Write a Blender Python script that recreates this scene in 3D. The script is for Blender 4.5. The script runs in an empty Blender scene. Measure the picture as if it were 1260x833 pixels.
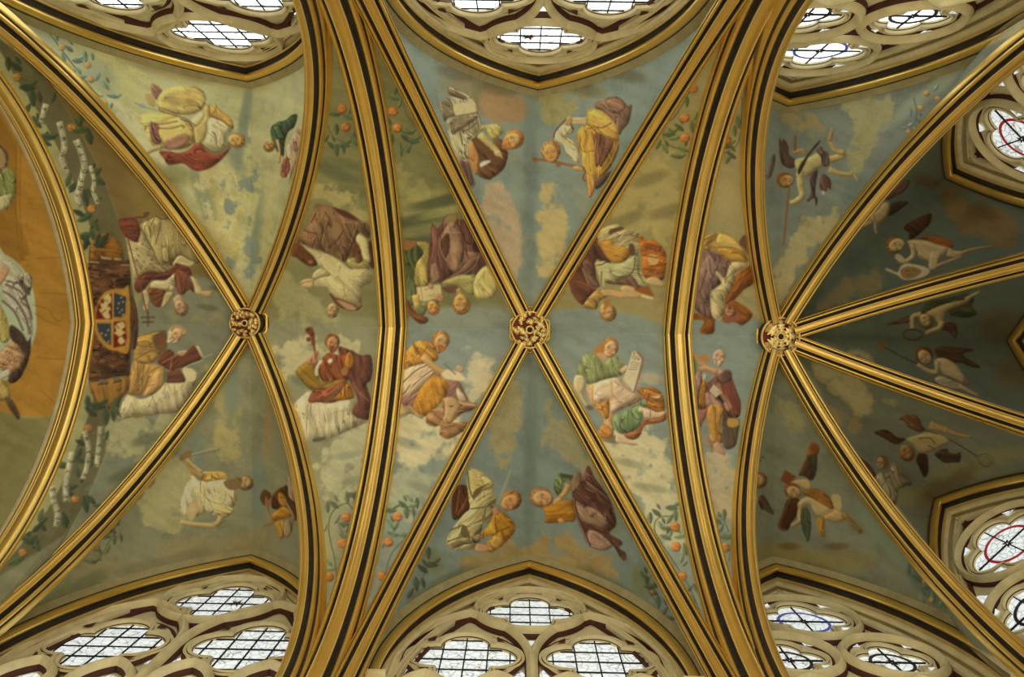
import bpy, math, random
import numpy as np
from mathutils import Matrix
random.seed(7); rng = np.random.default_rng(7)
SC = bpy.context.scene; COL = SC.collection

# ------------------------------------------------------------------ camera, world, lights, exposure
EYE = 1.6                                   # camera height above the floor
FPX = 980.0                                 # focal length in pixels of the 1260 px wide frame
RX, RY, ROLL = 0.028, -0.0083, 0.0181       # the small tilt of a camera laid on its back
def _rot(a, b, c):
    ca, sa, cb, sb, cc, sc = math.cos(a), math.sin(a), math.cos(b), math.sin(b), math.cos(c), math.sin(c)
    A = np.array([[1, 0, 0], [0, ca, -sa], [0, sa, ca]]); B = np.array([[cb, 0, -sb], [0, 1, 0], [sb, 0, cb]])
    Cc = np.array([[cc, -sc, 0], [sc, cc, 0], [0, 0, 1]])
    return Cc @ B @ A
ROT = _rot(RX, RY, ROLL)
cam = bpy.data.objects.new('camera', bpy.data.cameras.new('camera')); COL.objects.link(cam)
cam.data.sensor_fit = 'HORIZONTAL'; cam.data.sensor_width = 36; cam.data.lens = FPX / 1260 * 36
cam.data.clip_end = 200
_r, _u, _b = ROT[0], -ROT[1], -ROT[2]
cam.matrix_world = Matrix([[_r[0], _u[0], _b[0], 0], [_r[1], _u[1], _b[1], 0], [_r[2], _u[2], _b[2], EYE], [0, 0, 0, 1]])
SC.camera = cam

SC.view_settings.view_transform = 'Standard'; SC.view_settings.look = 'None'
SC.view_settings.gamma = 1; SC.view_settings.use_curve_mapping = False
SC.view_settings.exposure = -0.84

w = bpy.data.worlds.new('world'); SC.world = w; w.use_nodes = True
w.node_tree.nodes['Background'].inputs[0].default_value = (1.0, 0.86, 0.60, 1)
w.node_tree.nodes['Background'].inputs[1].default_value = 0.15

def area(name, loc, target, sx, sy, power, col):
    l = bpy.data.lights.new(name, 'AREA'); l.shape = 'RECTANGLE'; l.size = sx; l.size_y = sy; l.energy = power; l.color = col
    o = bpy.data.objects.new(name, l); COL.objects.link(o)
    d = np.array(target, float) - np.array(loc, float); d /= np.linalg.norm(d)
    z = -d; x = np.cross([0, 0, 1], z); x /= np.linalg.norm(x); y = np.cross(z, x)
    o.matrix_world = Matrix([[x[0], y[0], z[0], loc[0]], [x[1], y[1], z[1], loc[1]], [x[2], y[2], z[2], loc[2]], [0, 0, 0, 1]])
    return o
# daylight through the tall lower lancets of the windows (below the frame), and the open church behind
DAY = (1.0, 0.90, 0.66)
for nm, x, y, dx, dy, p in (('day_south_1', -3.65, 3.3, 0, -1, 85), ('day_south_2', .2, 3.3, 0, -1, 85), ('day_south_3', 3.6, 3.25, 0, -1, 50),
                            ('day_north_1', -3.65, -3.0, 0, 1, 100), ('day_north_2', .2, -3.0, 0, 1, 100), ('day_north_3', 3.6, -2.85, 0, 1, 60),
                            ('day_east_1', 5.72, -1.9, -.7, .7, 22), ('day_east_2', 6.6, .2, -1, 0, 20), ('day_east_3', 5.72, 2.35, -.7, -.7, 24)):
    area(nm, (x, y, 5.2), (x + dx, y + dy, 5.35), 2.0, 5.0, p, DAY)
# unseen fill lights added at floor level, throwing warm light up on the vault
ADDED_FILL = (1.0, 0.84, 0.55)
for i, (x, y, p) in enumerate(((-5.3, -2.2, 60), (-5.3, 2.5, 60), (-1.7, -2.2, 75), (-1.7, 2.5, 75), (2.1, -2.2, 70), (2.1, 2.5, 70), (-7.5, .2, 50))):
    area('added_uplight_%d' % (i + 1), (x, y, .35), (x * .97, y * .75 + .04, 6), .5, .5, p, ADDED_FILL)

# ------------------------------------------------------------------ materials
def lin(c):
    c = np.asarray(c, float) / 255.0
    return np.where(c <= .04045, c / 12.92, ((c + .055) / 1.055) ** 2.4)
def newmat(name):
    m = bpy.data.materials.new(name); m.use_nodes = True
    nt = m.node_tree; return m, nt, nt.nodes['Principled BSDF']
def noise(nt, scale, detail=5, rough=.6):
    t = nt.nodes.new('ShaderNodeTexCoord'); n = nt.nodes.new('ShaderNodeTexNoise')
    n.inputs['Scale'].default_value = scale; n.inputs['Detail'].default_value = detail; n.inputs['Roughness'].default_value = rough
    nt.links.new(t.outputs['Object'], n.inputs['Vector']); return n
def ramp(nt, src, stops):
    r = nt.nodes.new('ShaderNodeValToRGB'); e = r.color_ramp.elements
    while len(e) < len(stops): e.new(.5)
    for k, (p, c) in enumerate(stops): e[k].position = p; e[k].color = (*c, 1)
    nt.links.new(src, r.inputs[0]); return r
def bump(nt, src, bsdf, strength, dist=.01):
    b = nt.nodes.new('ShaderNodeBump'); b.inputs['Strength'].default_value = strength; b.inputs['Distance'].default_value = dist
    nt.links.new(src, b.inputs['Height']); nt.links.new(b.outputs[0], bsdf.inputs['Normal'])
def plain(name, c, rough=.8, metal=0., var=.18, scale=6, bmp=.2):
    m, nt, b = newmat(name); c = np.array(c)
    n = noise(nt, scale); r = ramp(nt, n.outputs['Fac'], [(.3, c * (1 - var)), (.7, np.minimum(c * (1 + var), 1))])
    nt.links.new(r.outputs[0], b.inputs['Base Color']); b.inputs['Roughness'].default_value = rough; b.inputs['Metallic'].default_value = metal
    bump(nt, noise(nt, scale * 6).outputs['Fac'], b, bmp); return m
GOLD = plain('gilding', (.88, .60, .155), .28, .80, .10, 1.6, .015)
GOLD2 = plain('pale_gilding', (.86, .66, .27), .32, .7, .10, 3, .05)
PALE = plain('edge_highlight_gilding', (.80, .64, .31), .45, .4, .06, 2, .05)  # thin highlight along the roll edges, put into a paler colour
DARK = plain('umber_paint', (.034, .025, .014), .75, 0, .45, 7, .2)
STONE = plain('cream_stone', (.74, .66, .41), .85, 0, .14, 5, .25)
STONE2 = plain('pale_border', (.40, .35, .19), .85, 0, .16, 6, .2)
MAROON = plain('maroon_paint', (.075, .020, .013), .8, 0, .2, 6, .1)
IRON = plain('lead_and_iron', (.012, .011, .010), .7, .2, .2, 8, .1)
UMBERG = plain('umber_glass', (.10, .055, .02), .4, 0, .4, 14, .1)
WALLM = plain('wall_limestone', (.40, .34, .20), .9, 0, .15, 3, .3)
FLOORM = plain('floor_stone', (.42, .34, .22), .7, 0, .15, 2, .2)
BOSSRED = plain('boss_red_ground', (.20, .016, .010), .6, 0, .2, 12, .2)

def fresco_mat():
    m, nt, b = newmat('fresco'); a = nt.nodes.new('ShaderNodeVertexColor'); a.layer_name = 'paint'
    n1 = noise(nt, 3.2, 8, .7); n2 = noise(nt, 38, 4, .7)
    r1 = ramp(nt, n1.outputs['Fac'], [(.25, (.74, .73, .68)), (.5, (1, 1, 1)), (.75, (1.08, 1.07, 1.02))])
    r2 = ramp(nt, n2.outputs['Fac'], [(.3, (.93, .93, .92)), (.7, (1.05, 1.05, 1.05))])
    x = nt.nodes.new('ShaderNodeMix'); x.data_type = 'RGBA'; x.blend_type = 'MULTIPLY'; x.inputs[0].default_value = 1
    y = nt.nodes.new('ShaderNodeMix'); y.data_type = 'RGBA'; y.blend_type = 'MULTIPLY'; y.inputs[0].default_value = 1
    nt.links.new(a.outputs[0], x.inputs[6]); nt.links.new(r1.outputs[0], x.inputs[7])
    nt.links.new(x.outputs[2], y.inputs[6]); nt.links.new(r2.outputs[0], y.inputs[7])
    nt.links.new(y.outputs[2], b.inputs['Base Color']); b.inputs['Roughness'].default_value = .62
    bump(nt, noise(nt, 14, 6).outputs['Fac'], b, .12); return m
FRESCO = fresco_mat()

def glass_mat(name, tint, strength=5.0):
    m, nt, b = newmat(name)
    t = nt.nodes.new('ShaderNodeTexCoord'); v = nt.nodes.new('ShaderNodeTexVoronoi'); v.inputs['Scale'].default_value = 9
    nt.links.new(t.outputs['Object'], v.inputs['Vector'])
    sp = ramp(nt, v.outputs['Distance'], [(.10, tint), (.17, (.90, .97, .97))])
    v2 = nt.nodes.new('ShaderNodeTexVoronoi'); v2.feature = 'DISTANCE_TO_EDGE'; v2.inputs['Scale'].default_value = 11
    nt.links.new(t.outputs['Object'], v2.inputs['Vector'])
    ed = ramp(nt, v2.outputs['Distance'], [(.02, (.22, .24, .23)), (.06, (1, 1, 1))])
    x = nt.nodes.new('ShaderNodeMix'); x.data_type = 'RGBA'; x.blend_type = 'MULTIPLY'; x.inputs[0].default_value = 1
    nt.links.new(sp.outputs[0], x.inputs[6]); nt.links.new(ed.outputs[0], x.inputs[7])
    nt.links.new(x.outputs[2], b.inputs['Emission Color']); b.inputs['Emission Strength'].default_value = strength
    b.inputs['Base Color'].default_value = (.5, .55, .6, 1); b.inputs['Roughness'].default_value = .2
    return m
SPOTS = ((.05, .10, .55), (.55, .06, .06), (.35, .36, .30))
GLASS = {'bright': [glass_mat('north_glass_%d' % k, c, 4.2) for k, c in enumerate(SPOTS)], 'soft': [glass_mat('south_glass_%d' % k, c, 1.35) for k, c in enumerate(SPOTS)]}
RINGS = {'red': plain('red_glass', (.40, .03, .05), .3), 'blue': plain('blue_glass', (.10, .12, .6), .3), 'black': plain('black_glass', (.03, .03, .04), .3)}
for k, c in (('red', (.42, .03, .05)), ('blue', (.10, .11, .42))):
    p = RINGS[k].node_tree.nodes['Principled BSDF']; p.inputs['Emission Color'].default_value = (*c, 1); p.inputs['Emission Strength'].default_value = .6

# ------------------------------------------------------------------ helpers
def wloc(o):
    p = np.zeros(3)
    while o: p += np.array(o.location); o = o.parent
    return p
def npmesh(name, V, F, mats, parent=None, mi=None, smooth=True, color=None):
    """one mesh object from numpy vertices and a face array (quads or tris, or a list of tuples)"""
    V = np.asarray(V, float)
    if parent: V = V - wloc(parent)
    me = bpy.data.meshes.new(name); V = np.asarray(V, np.float32)
    if isinstance(F, np.ndarray):
        nf, k = F.shape
        me.vertices.add(len(V)); me.vertices.foreach_set('co', V.ravel())
        me.loops.add(nf * k); me.loops.foreach_set('vertex_index', F.astype(np.int32).ravel())
        me.polygons.add(nf); me.polygons.foreach_set('loop_start', np.arange(0, nf * k, k, dtype=np.int32))
        me.update(calc_edges=True)
    else:
        me.from_pydata(V.tolist(), [], [tuple(map(int, f)) for f in F])
    n = len(me.polygons)
    for m in (mats if isinstance(mats, (list, tuple)) else [mats]): me.materials.append(m)
    if mi is not None: me.polygons.foreach_set('material_index', np.asarray(mi, np.int32))
    if smooth: me.polygons.foreach_set('use_smooth', np.ones(n, bool))
    if color is not None:
        a = me.color_attributes.new('paint', 'FLOAT_COLOR', 'POINT')
        a.data.foreach_set('color', np.c_[color, np.ones(len(color))].astype(np.float32).ravel())
    o = bpy.data.objects.new(name, me); COL.objects.link(o)
    if parent: o.parent = parent
    return o
def group_empty(name, loc=(0, 0, 0), label=None, cat=None, group=None, kind=None):
    o = bpy.data.objects.new(name, None); o.empty_display_size = .1; COL.objects.link(o); o.location = loc
    if label: o['label'] = label
    if cat: o['category'] = cat
    if group: o['group'] = group
    if kind: o['kind'] = kind
    return o
def up(P):                                   # survey heights are measured from the camera
    P = np.array(P, float); P[..., 2] += EYE; return P
def project(P):                              # where a world point falls on the 1260 x 833 frame
    q = (np.asarray(P, float) - [0, 0, EYE]) @ ROT.T
    z = np.maximum(q[..., 2], .05)
    return np.stack([630 + FPX * q[..., 0] / z, 416.5 + FPX * q[..., 1] / z], -1)
class Arc:
    """half an arch: circle arc from crown K (t=0) down to springing S (t=1), upright at the springing, stilted by ext"""
    def __init__(s, S, K, zs, zk, ext=0.):
        s.S = np.array(S, float); s.K = np.array(K, float); d = s.S - s.K; s.L = float(np.hypot(*d)); s.dir = d / s.L
        h = zk - zs; s.zs = zs; s.rc = (s.L ** 2 - h * h) / (2 * s.L); s.R = s.L - s.rc; s.ext = ext
        s.bi = np.array([-s.dir[1], s.dir[0]])
    def at(s, t, o=0., a=0.):                # o: outward offset, a: sideways offset
        t = np.asarray(t, float); R = s.R + o; a1 = math.acos(max(-1, min(1, -s.rc / R)))
        tot = R * a1 + s.ext; l = t * tot; th = np.maximum(a1 - l / R, 0); below = np.maximum(l - R * a1, 0)
        r = s.rc + R * np.cos(th); z = s.zs + R * np.sin(th) - below
        xy = s.K + s.dir * r[..., None] + s.bi * np.asarray(a)[..., None]
        return up(np.concatenate([xy, z[..., None]], -1))
def grid_faces(nr, nc, off=0, closed=False):
    i = np.arange(nr - 1)[:, None]; j = np.arange(nc if closed else nc - 1)[None]
    a = i * nc + j; b = i * nc + (j + 1) % nc
    return (np.stack([a, b, b + nc, a + nc], -1).reshape(-1, 4) + off)
def sweep_arcs(arcs, prof, ts):
    """sweep one profile strip [(a, d), ...] along arcs; arcs = [(Arc, sign)]"""
    V, F, off = [], [], 0
    for A, sg in arcs:
        g = np.stack([A.at(ts, d, np.full(len(ts), a * sg)) for a, d in prof], 1)
        f = grid_faces(len(ts), len(prof), off)
        if sg < 0: f = f[:, ::-1]
        V.append(g.reshape(-1, 3)); F.append(f); off += g.shape[0] * g.shape[1]
    return np.concatenate(V), np.concatenate(F)
def mirror(p): return [(-a, d) for a, d in p][::-1]
# ------------------------------------------------------------------ survey of the chapel (metres, heights from the camera)
XT = [-5.478, -1.7235, 2.1581]; YR = [.187, .174, .199]; ZT = [9.99, 10.672, 10.672]
YN, YS, ZS, ZK, DS = -2.8505, 3.1603, 6.3886, 11.0, .30
KEY = [(-3.7876, .1624), (.1529, .1828), (3.5998, .2145)]; R3 = 3.1519
WALLS = []                                   # (name, centre, tangent, outward normal, half width, springing, crown)
for nm, c, y, h in (('1', -3.6538, None, 1.5918), ('2', .2051, None, 1.4891)):
    WALLS.append(('N' + nm, (c - (.10 if nm == '1' else 0), -3.1276 - (.05 if nm == '1' else 0)), (1, 0), (0, -1), h, 7.589, 10.8146)); WALLS.append(('S' + nm, (c, 3.4201), (1, 0), (0, 1), h, 7.589, 10.8146))
for nm, an, zf in (('N3', -90, 10.8178), ('S3', 90, 10.8178), ('NE', -45, 10.93), ('SE', 45, 10.93), ('E', 0, 10.93)):
    a = math.radians(an); n = (math.cos(a), math.sin(a)); WALLS.append((nm, (KEY[2][0] + 3.1797 * n[0], KEY[2][1] + 3.1797 * n[1]), (-n[1], n[0]), n, 1.2771, 7.8957, zf))
TN = [Arc((XT[i], YN), (XT[i], YR[i]), ZS, ZT[i]) for i in range(3)]; TS = [Arc((XT[i], YS), (XT[i], YR[i]), ZS, ZT[i]) for i in range(3)]
DIAG = {}
for b in (0, 1):
    for s, y in (('n', YN), ('s', YS)):
        DIAG[b, s + 'w'] = Arc((XT[b] + DS, y), KEY[b], ZS, ZK); DIAG[b, s + 'e'] = Arc((XT[b + 1] - DS, y), KEY[b], ZS, ZK)
for nm, an in (('nw', -112.5), ('sw', 112.5), ('ne', -67.5), ('se', 67.5), ('en', -22.5), ('es', 22.5)):
    a = math.radians(an); DIAG[2, nm] = Arc((KEY[2][0] + R3 * math.cos(a), KEY[2][1] + R3 * math.sin(a)), KEY[2], ZS, ZK)
FARC = {}
for nm, c, t, n, h, zs, zk in WALLS:
    c, t = np.array(c), np.array(t); FARC[nm] = (Arc(c - t * h, c, zs, zk, zs - ZS), Arc(c + t * h, c, zs, zk, zs - ZS))

# ------------------------------------------------------------------ setting below and around the vault
def box(name, lo, hi, mat, parent=None):
    x0, y0, z0 = lo; x1, y1, z1 = hi
    V = [(x0, y0, z0), (x1, y0, z0), (x1, y1, z0), (x0, y1, z0), (x0, y0, z1), (x1, y0, z1), (x1, y1, z1), (x0, y1, z1)]
    return npmesh(name, V, [(0, 3, 2, 1), (4, 5, 6, 7), (0, 1, 5, 4), (1, 2, 6, 5), (2, 3, 7, 6), (3, 0, 4, 7)], mat, parent, smooth=False)
fl = box('floor', (-9.5, -4.2, -.2), (8.2, 4.6, 0), FLOORM); fl['kind'] = 'structure'
SIDE = {'N1': 'north_nave', 'N2': 'north_chancel', 'N3': 'north_apse', 'NE': 'north_east', 'E': 'east', 'SE': 'south_east', 'S3': 'south_apse', 'S2': 'south_chancel', 'S1': 'south_nave'}
def wall(nm, c, t, n, h, zs, zk):
    """masonry round one window: spandrels over the wall arch, jambs and the sill wall; W = local (s, height, depth)"""
    c, t, n = (np.array(v) for v in (c, t, n)); hw = {'1': 1.89, '2': 1.95}.get(nm[-1], 1.33)
    A0, A1 = FARC[nm]; ts = np.linspace(0, 1, 40); V, F = [], []
    for A, sg in ((A0, -1), (A1, 1)):
        p = A.at(ts, .14)
        s = (p[:, :2] - c) @ t; q = np.stack([np.where(ts < .62, np.linspace(0, 1, 40) / .62 * sg * hw, sg * hw), np.where(ts < .62, 13.1, np.maximum(p[:, 2], 0))], 1)
        q[:, 0] = np.clip(q[:, 0], -hw, hw)
        for dep in (.02, .5):
            o = len(V) and sum(len(v) for v in V); a = np.concatenate([c + t * s[:, None] + n * dep, p[:, 2:]], 1)
            b = np.concatenate([c + t * q[:, :1] + n * dep, q[:, 1:]], 1)
            V.append(np.stack([a, b], 1).reshape(-1, 3)); F.append(grid_faces(40, 2, o))
    # sill wall and jambs to the floor
    V = np.concatenate(V); F = np.concatenate(F)
    o = npmesh('wall_' + SIDE[nm], V, F, WALLM, smooth=False); o['kind'] = 'structure'
    for s0, s1, z0, z1 in ((-hw, hw, 0, 1.8), (-hw, -h, 1.8, ZS + EYE + .1), (h, hw, 1.8, ZS + EYE + .1)):
        P = []
        for dep in (.02, .5):
            for s_, z_ in ((s0, z0), (s1, z0), (s1, z1), (s0, z1)): P.append([*(c + t * s_ + n * dep), z_])
        q = npmesh('masonry', P, [(0, 1, 2, 3), (4, 7, 6, 5), (0, 4, 5, 1), (1, 5, 6, 2), (2, 6, 7, 3), (3, 7, 4, 0)], WALLM, o, smooth=False); q['kind'] = 'structure'
    # a stone bed behind tracery and lancets keeps the sky out below the traceried head
    return o
for W_ in WALLS: wall(*W_)

# ------------------------------------------------------------------ ribs
TS60 = np.linspace(0, 1, 64)
T_PROF = [('central_roll', GOLD, [(-.060, .016), (-.052, .012), (-.040, .001), (-.014, -.007), (.014, -.007), (.040, .001), (.052, .012), (.060, .016)]),
          ('edge_line', PALE, [(.058, .016), (.061, .007), (.068, .009), (.069, .016), (.068, .028)]),
          ('hollow', DARK, [(.067, .024), (.068, .085), (.085, .112), (.106, .110), (.118, .080)]),
          ('side_roll', GOLD, [(.114, .10), (.113, .078), (.119, .068), (.130, .063), (.146, .063), (.158, .071), (.165, .085), (.168, .11)]),
          ('narrow_hollow', DARK, [(.166, .10), (.168, .15), (.176, .158)]),  # second, narrow hollow in the same dark brown paint
          ('outer_fillet', GOLD, [(.174, .165), (.174, .152), (.184, .148), (.192, .158), (.196, .24)])]
D_PROF = [('central_roll', GOLD, [(-.041, .013), (-.036, .010), (-.027, .001), (-.009, -.006), (.009, -.006), (.027, .001), (.036, .010), (.041, .013)]),
          ('edge_line', PALE, [(.040, .013), (.042, .007), (.0455, .009), (.046, .013), (.0455, .020)]),
          ('hollow', DARK, [(.045, .018), (.046, .075), (.058, .098), (.072, .094), (.078, .072)]),
          ('side_roll', GOLD, [(.075, .09), (.0745, .070), (.080, .062), (.092, .059), (.101, .063), (.107, .074), (.110, .10)]),
          ('narrow_hollow', DARK, [(.108, .09), (.110, .13), (.115, .138)]),
          ('outer_fillet', GOLD, [(.113, .15), (.113, .134), (.120, .130), (.127, .138), (.131, .24)])]
T0_RIGHT = [('hollow', DARK, [(.067, .024), (.070, .034), (.080, .036), (.086, .026)]), ('outer_fillet', GOLD, [(.084, .034), (.086, .018), (.094, .012), (.108, .014), (.116, .026), (.118, .06)])]
def rib(name, label, group, arcs, prof, cut=0., scale=1., right=None):
    A = arcs[0][0]; base = A.at(np.array([1.0]))[0]
    root = group_empty(name, base, label, 'rib', group)
    ts = cut + (1 - cut) * TS60
    jobs = [(pn, mat, pr, sd) for pn, mat, pr in prof for sd in ((1,) if pn == 'central_roll' else (1, -1)) if not (right and sd > 0 and pn not in ('central_roll', 'edge_line'))]
    for pn, mat, pr, sds in [(a, b, c, (e,)) for a, b, c, e in jobs + [(a, b, c, 1) for a, b, c in right or ()]]:
        for sd in sds:
            V, F = [], []; off = 0
            for A, sg in arcs:
                v, f = sweep_arcs([(A, sg * sd)], pr, ts); V.append(v); F.append(f + off); off += len(v)
            npmesh(pn, np.concatenate(V), np.concatenate(F), mat, root)
    return root
T0R = rib('transverse_rib', 'thick gilded transverse arch rib at the far left, bordering the orange painted barrel', 'transverse arch ribs', [(TN[0], 1), (TS[0], -1)], T_PROF, right=T0_RIGHT)
rib('transverse_rib', 'thick gilded transverse arch rib left of the painted writer with an ox', 'transverse arch ribs', [(TN[1], 1), (TS[1], -1)], T_PROF)
rib('transverse_rib', 'thick gilded transverse arch rib right of the painted scroll holder with an eagle', 'transverse arch ribs', [(TN[2], 1), (TS[2], -1)], T_PROF)
V_, F_ = [], []
for A, sg in ((TN[0], 1), (TS[0], -1)):
    v, f = sweep_arcs([(A, -sg)], [(.192, .22), (.196, .158), (.262, .150), (.27, .22)], TS60); F_.append(f + sum(len(q) for q in V_)); V_.append(v)
npmesh('pale_fillet', np.concatenate(V_), np.concatenate(F_), STONE, T0R)
LB = {(0, 'nw'): 'diagonal rib of the first bay, beside the painted man in yellow and red', (0, 'sw'): 'diagonal rib of the first bay, below the painted kneeling bishop',
      (0, 'ne'): 'diagonal rib of the first bay, beside the painted white friar', (0, 'se'): 'diagonal rib of the first bay, beside the painted saint with a staff',
      (1, 'nw'): 'diagonal rib of the middle bay, beside the painted mauve robed writer', (1, 'sw'): 'diagonal rib of the middle bay, right of the painted ox',
      (1, 'ne'): 'diagonal rib of the middle bay, beside the painted reader with a lion', (1, 'se'): 'diagonal rib of the middle bay, beside the painted green shirted figure',
      (2, 'nw'): 'rib of the apse, beside the painted saint on an X-shaped cross', (2, 'sw'): 'rib of the apse, beside the painted bald saint with keys',
      (2, 'ne'): 'rib of the apse slanting into the upper right corner', (2, 'se'): 'rib of the apse slanting into the lower right corner',
      (2, 'en'): 'rib of the apse just above the painted green draped cherub', (2, 'es'): 'rib of the apse just below the painted cherub with a sponge pole'}
for k, A in DIAG.items():
    rib('diagonal_rib', 'slim gilded ' + LB[k], 'diagonal ribs', [(A, 1)], D_PROF, cut=.035)

# wall ribs framing the windows
F_PROF = [('pale_border', STONE2, [(.125, .165), (.11, .155), (.058, .095), (.052, .085)]),
          ('dark_line', DARK, [(.055, .088), (.046, .080), (.044, .068)]),
          ('gold_roll', GOLD, [(.046, .075), (.052, .045), (.044, .015), (.022, .0), (-.008, -.002), (-.030, .012), (-.034, .03)]),
          ('hollow', DARK, [(-.032, .02), (-.045, .055), (-.075, .068), (-.105, .055), (-.118, .03)]),
          ('gold_fillet', GOLD2, [(-.116, .04), (-.118, .022), (-.132, .014), (-.146, .022), (-.148, .04)]),
          ('stone_reveal', STONE, [(-.147, .05), (-.17, .055), (-.20, .045), (-.205, .02), (-.235, .012), (-.25, .03), (-.255, .05), (-.30, .055), (-.52, .055)])]
FL = {'N1': 'gilded wall arch rib over the window at the upper left', 'N2': 'gilded wall arch rib over the upper middle window', 'N3': 'gilded wall arch rib over the upper window of the apse',
      'S1': 'gilded wall arch rib over the window at the lower left', 'S2': 'gilded wall arch rib over the lower middle window', 'S3': 'gilded wall arch rib over the lower window of the apse',
      'NE': 'gilded wall arch rib round the window at the upper right edge', 'SE': 'gilded wall arch rib round the window at the lower right edge', 'E': 'gilded wall arch rib at the middle of the right edge'}
for W_ in WALLS:
    A0, A1 = FARC[W_[0]]; root = group_empty('wall_rib', A0.at(np.array([.9]))[0], FL[W_[0]], 'rib', 'wall ribs over the windows')
    n = np.array(W_[3]); sg = 1 if A0.bi @ n < 0 else -1
    tmax = 1 if W_[0][-1] in '12' else 1
    for pn, mat, pr in F_PROF:
        if pn == 'pale_border' and 'E' in W_[0]: continue
        V0, F0 = sweep_arcs([(A0, sg)], pr, TS60); V1, F1 = sweep_arcs([(A1, -sg)], pr, TS60)
        npmesh(pn, np.concatenate([V0, V1]), np.concatenate([F0, F1 + len(V0)]), mat, root)
    # impost blocks carrying the arch
    for A in (A0, A1):
        p = A.at(np.array([1 - A.ext * .75 / (A.ext + A.R * 1.0)]))[0]
        c3 = np.array([*(p[:2] - A.dir * .02), 0]); z = ZS + EYE + (A.ext * .8)
        b = []
        for (hw, z0, z1) in ((.10, z - .05, z), (.075, z - .16, z - .05), (.05, z - 1.6, z - .16)):
            P = []
            for zz in (z0, z1):
                for sx, sy in ((-1, -1), (1, -1), (1, 1), (-1, 1)):
                    xy = p[:2] + A.dir * (sx * hw) + n * (sy * hw + .0); P.append([*xy, zz])
            b.append(P)
        Vb = np.concatenate([np.array(P) for P in b]); Fb = []
        for k in range(3):
            o = k * 8; Fb += [tuple(o + i for i in f) for f in ((0, 3, 2, 1), (4, 5, 6, 7), (0, 1, 5, 4), (1, 2, 6, 5), (2, 3, 7, 6), (3, 0, 4, 7))]
        npmesh('impost', Vb, Fb, STONE, root, smooth=False)

# ------------------------------------------------------------------ bosses
def boss(key, R, label, nleaf, style):
    x, y = key; z = ZK + EYE - .03; root = group_empty('roof_boss', (x, y, z), label, 'boss', 'gilded roof bosses')
    def lathe(name, prof, mat, n=48):
        a = np.linspace(0, 2 * np.pi, n, endpoint=False)
        g = np.stack([np.stack([x + r * np.cos(a), y + r * np.sin(a), np.full(n, z + h)], 1) for r, h in prof], 0)
        return npmesh(name, g.reshape(-1, 3), grid_faces(len(prof), n, 0, True), mat, root)
    lathe('drum', [(R * .98, .02), (R * 1.02, .08), (R * .98, .16), (R * 1.1, .3)], DARK)
    lathe('rim', [(R * .90, .03), (R * .90, -.005), (R * .94, -.02), (R * .99, -.012), (R * 1.01, .01), (R * .98, .035)], GOLD2)
    lathe('ground', [(.001, .03), (R * .5, .03), (R * .92, .03)], BOSSRED)
    lathe('eye', [(.001, .0), (R * .13, .0)], IRON, 20)
    lathe('eye_ring', [(R * .13, .01), (R * .14, -.02), (R * .19, -.028), (R * .24, -.012), (R * .25, .02)], GOLD2, 24)
    # octagonal collar into which the rib mouldings return
    Rc = .265 if R < .25 else .285
    for nm, mat, pr in (('collar_roll', GOLD, [(Rc - .03, .30), (Rc - .03, .16), (Rc - .015, .145), (Rc + .01, .15), (Rc + .02, .18)]), ('collar_line', DARK, [(Rc + .02, .17), (Rc + .025, .20), (Rc + .032, .205)]), ('collar_fillet', GOLD, [(Rc + .03, .21), (Rc + .03, .195), (Rc + .045, .19), (Rc + .055, .30)]), ('collar_hollow', DARK, [(R * .97, .10), (Rc - .05, .2), (Rc - .028, .17)])):
        a = np.arange(8) * np.pi / 4 + np.pi / 8
        g = np.stack([np.stack([x + r / .95 * np.cos(a), y + r / .95 * np.sin(a), np.full(8, z + h)], 1) for r, h in pr], 0)
        npmesh(nm, g.reshape(-1, 3), grid_faces(len(pr), 8, 0, True), mat, root, smooth=False)
    # carved leaves: lobed, curling plates
    rr = random.Random(nleaf)
    lobes = np.array([(0, .10), (.12, .20), (.18, .05), (.33, .27), (.40, .09), (.57, .32), (.62, .12), (.80, .24), (.84, .10), (1, 0)])
    spots = []                                # (radius, angle, turn, length, width, curl)
    if style == 'leaf':
        for k in range(nleaf): spots.append((.22 * R, 2 * np.pi * (k + rr.uniform(-.15, .15)) / nleaf, rr.uniform(-.25, .25), .76 * R * rr.uniform(.92, 1.03), 1.15, rr.uniform(.6, 1.2)))
    else:
        for k in range(nleaf): spots.append((R * math.sqrt(.07 + .58 * k / nleaf), k * 2.39996, rr.uniform(-1.9, 1.9), R * rr.uniform(.32, .42), rr.uniform(1.2, 1.6), rr.uniform(.6, 1.5)))
    for rb, an, turn, L, wd, curl in spots:
        V = []; bx, by = x + rb * math.cos(an), y + rb * math.sin(an)
        for u, wv in lobes:
            a = an + turn + turn * .5 * u; hz = -.028 - .035 * curl * math.sin(u * 3.0) + .05 * u * u + rr.uniform(-.008, .008)
            for sgn in (-1, 0, 1):
                ww = wv * L * wd * sgn; V.append((bx + u * L * math.cos(a) - ww * math.sin(a), by + u * L * math.sin(a) + ww * math.cos(a), z + hz + (.016 if sgn else -.006)))
        F = grid_faces(len(lobes), 3); V = np.array(V); d_ = np.hypot(V[:, 0] - x, V[:, 1] - y); k_ = np.minimum(1, .96 * R / np.maximum(d_, 1e-6)); V[:, 0] = x + (V[:, 0] - x) * k_; V[:, 1] = y + (V[:, 1] - y) * k_
        npmesh('leaf', np.concatenate([V, V + [0, 0, .03]]), np.concatenate([F, F[:, ::-1] + len(V)]), GOLD2, root, smooth=False)
    return root
boss(KEY[0], .215, 'gilded boss of crisp curling leaves left of the painted saint with a staff', 34, 'curl')
boss(KEY[1], .262, 'gilded openwork boss with a dark eye at the centre of the middle bay', 42, 'curl')
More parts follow.
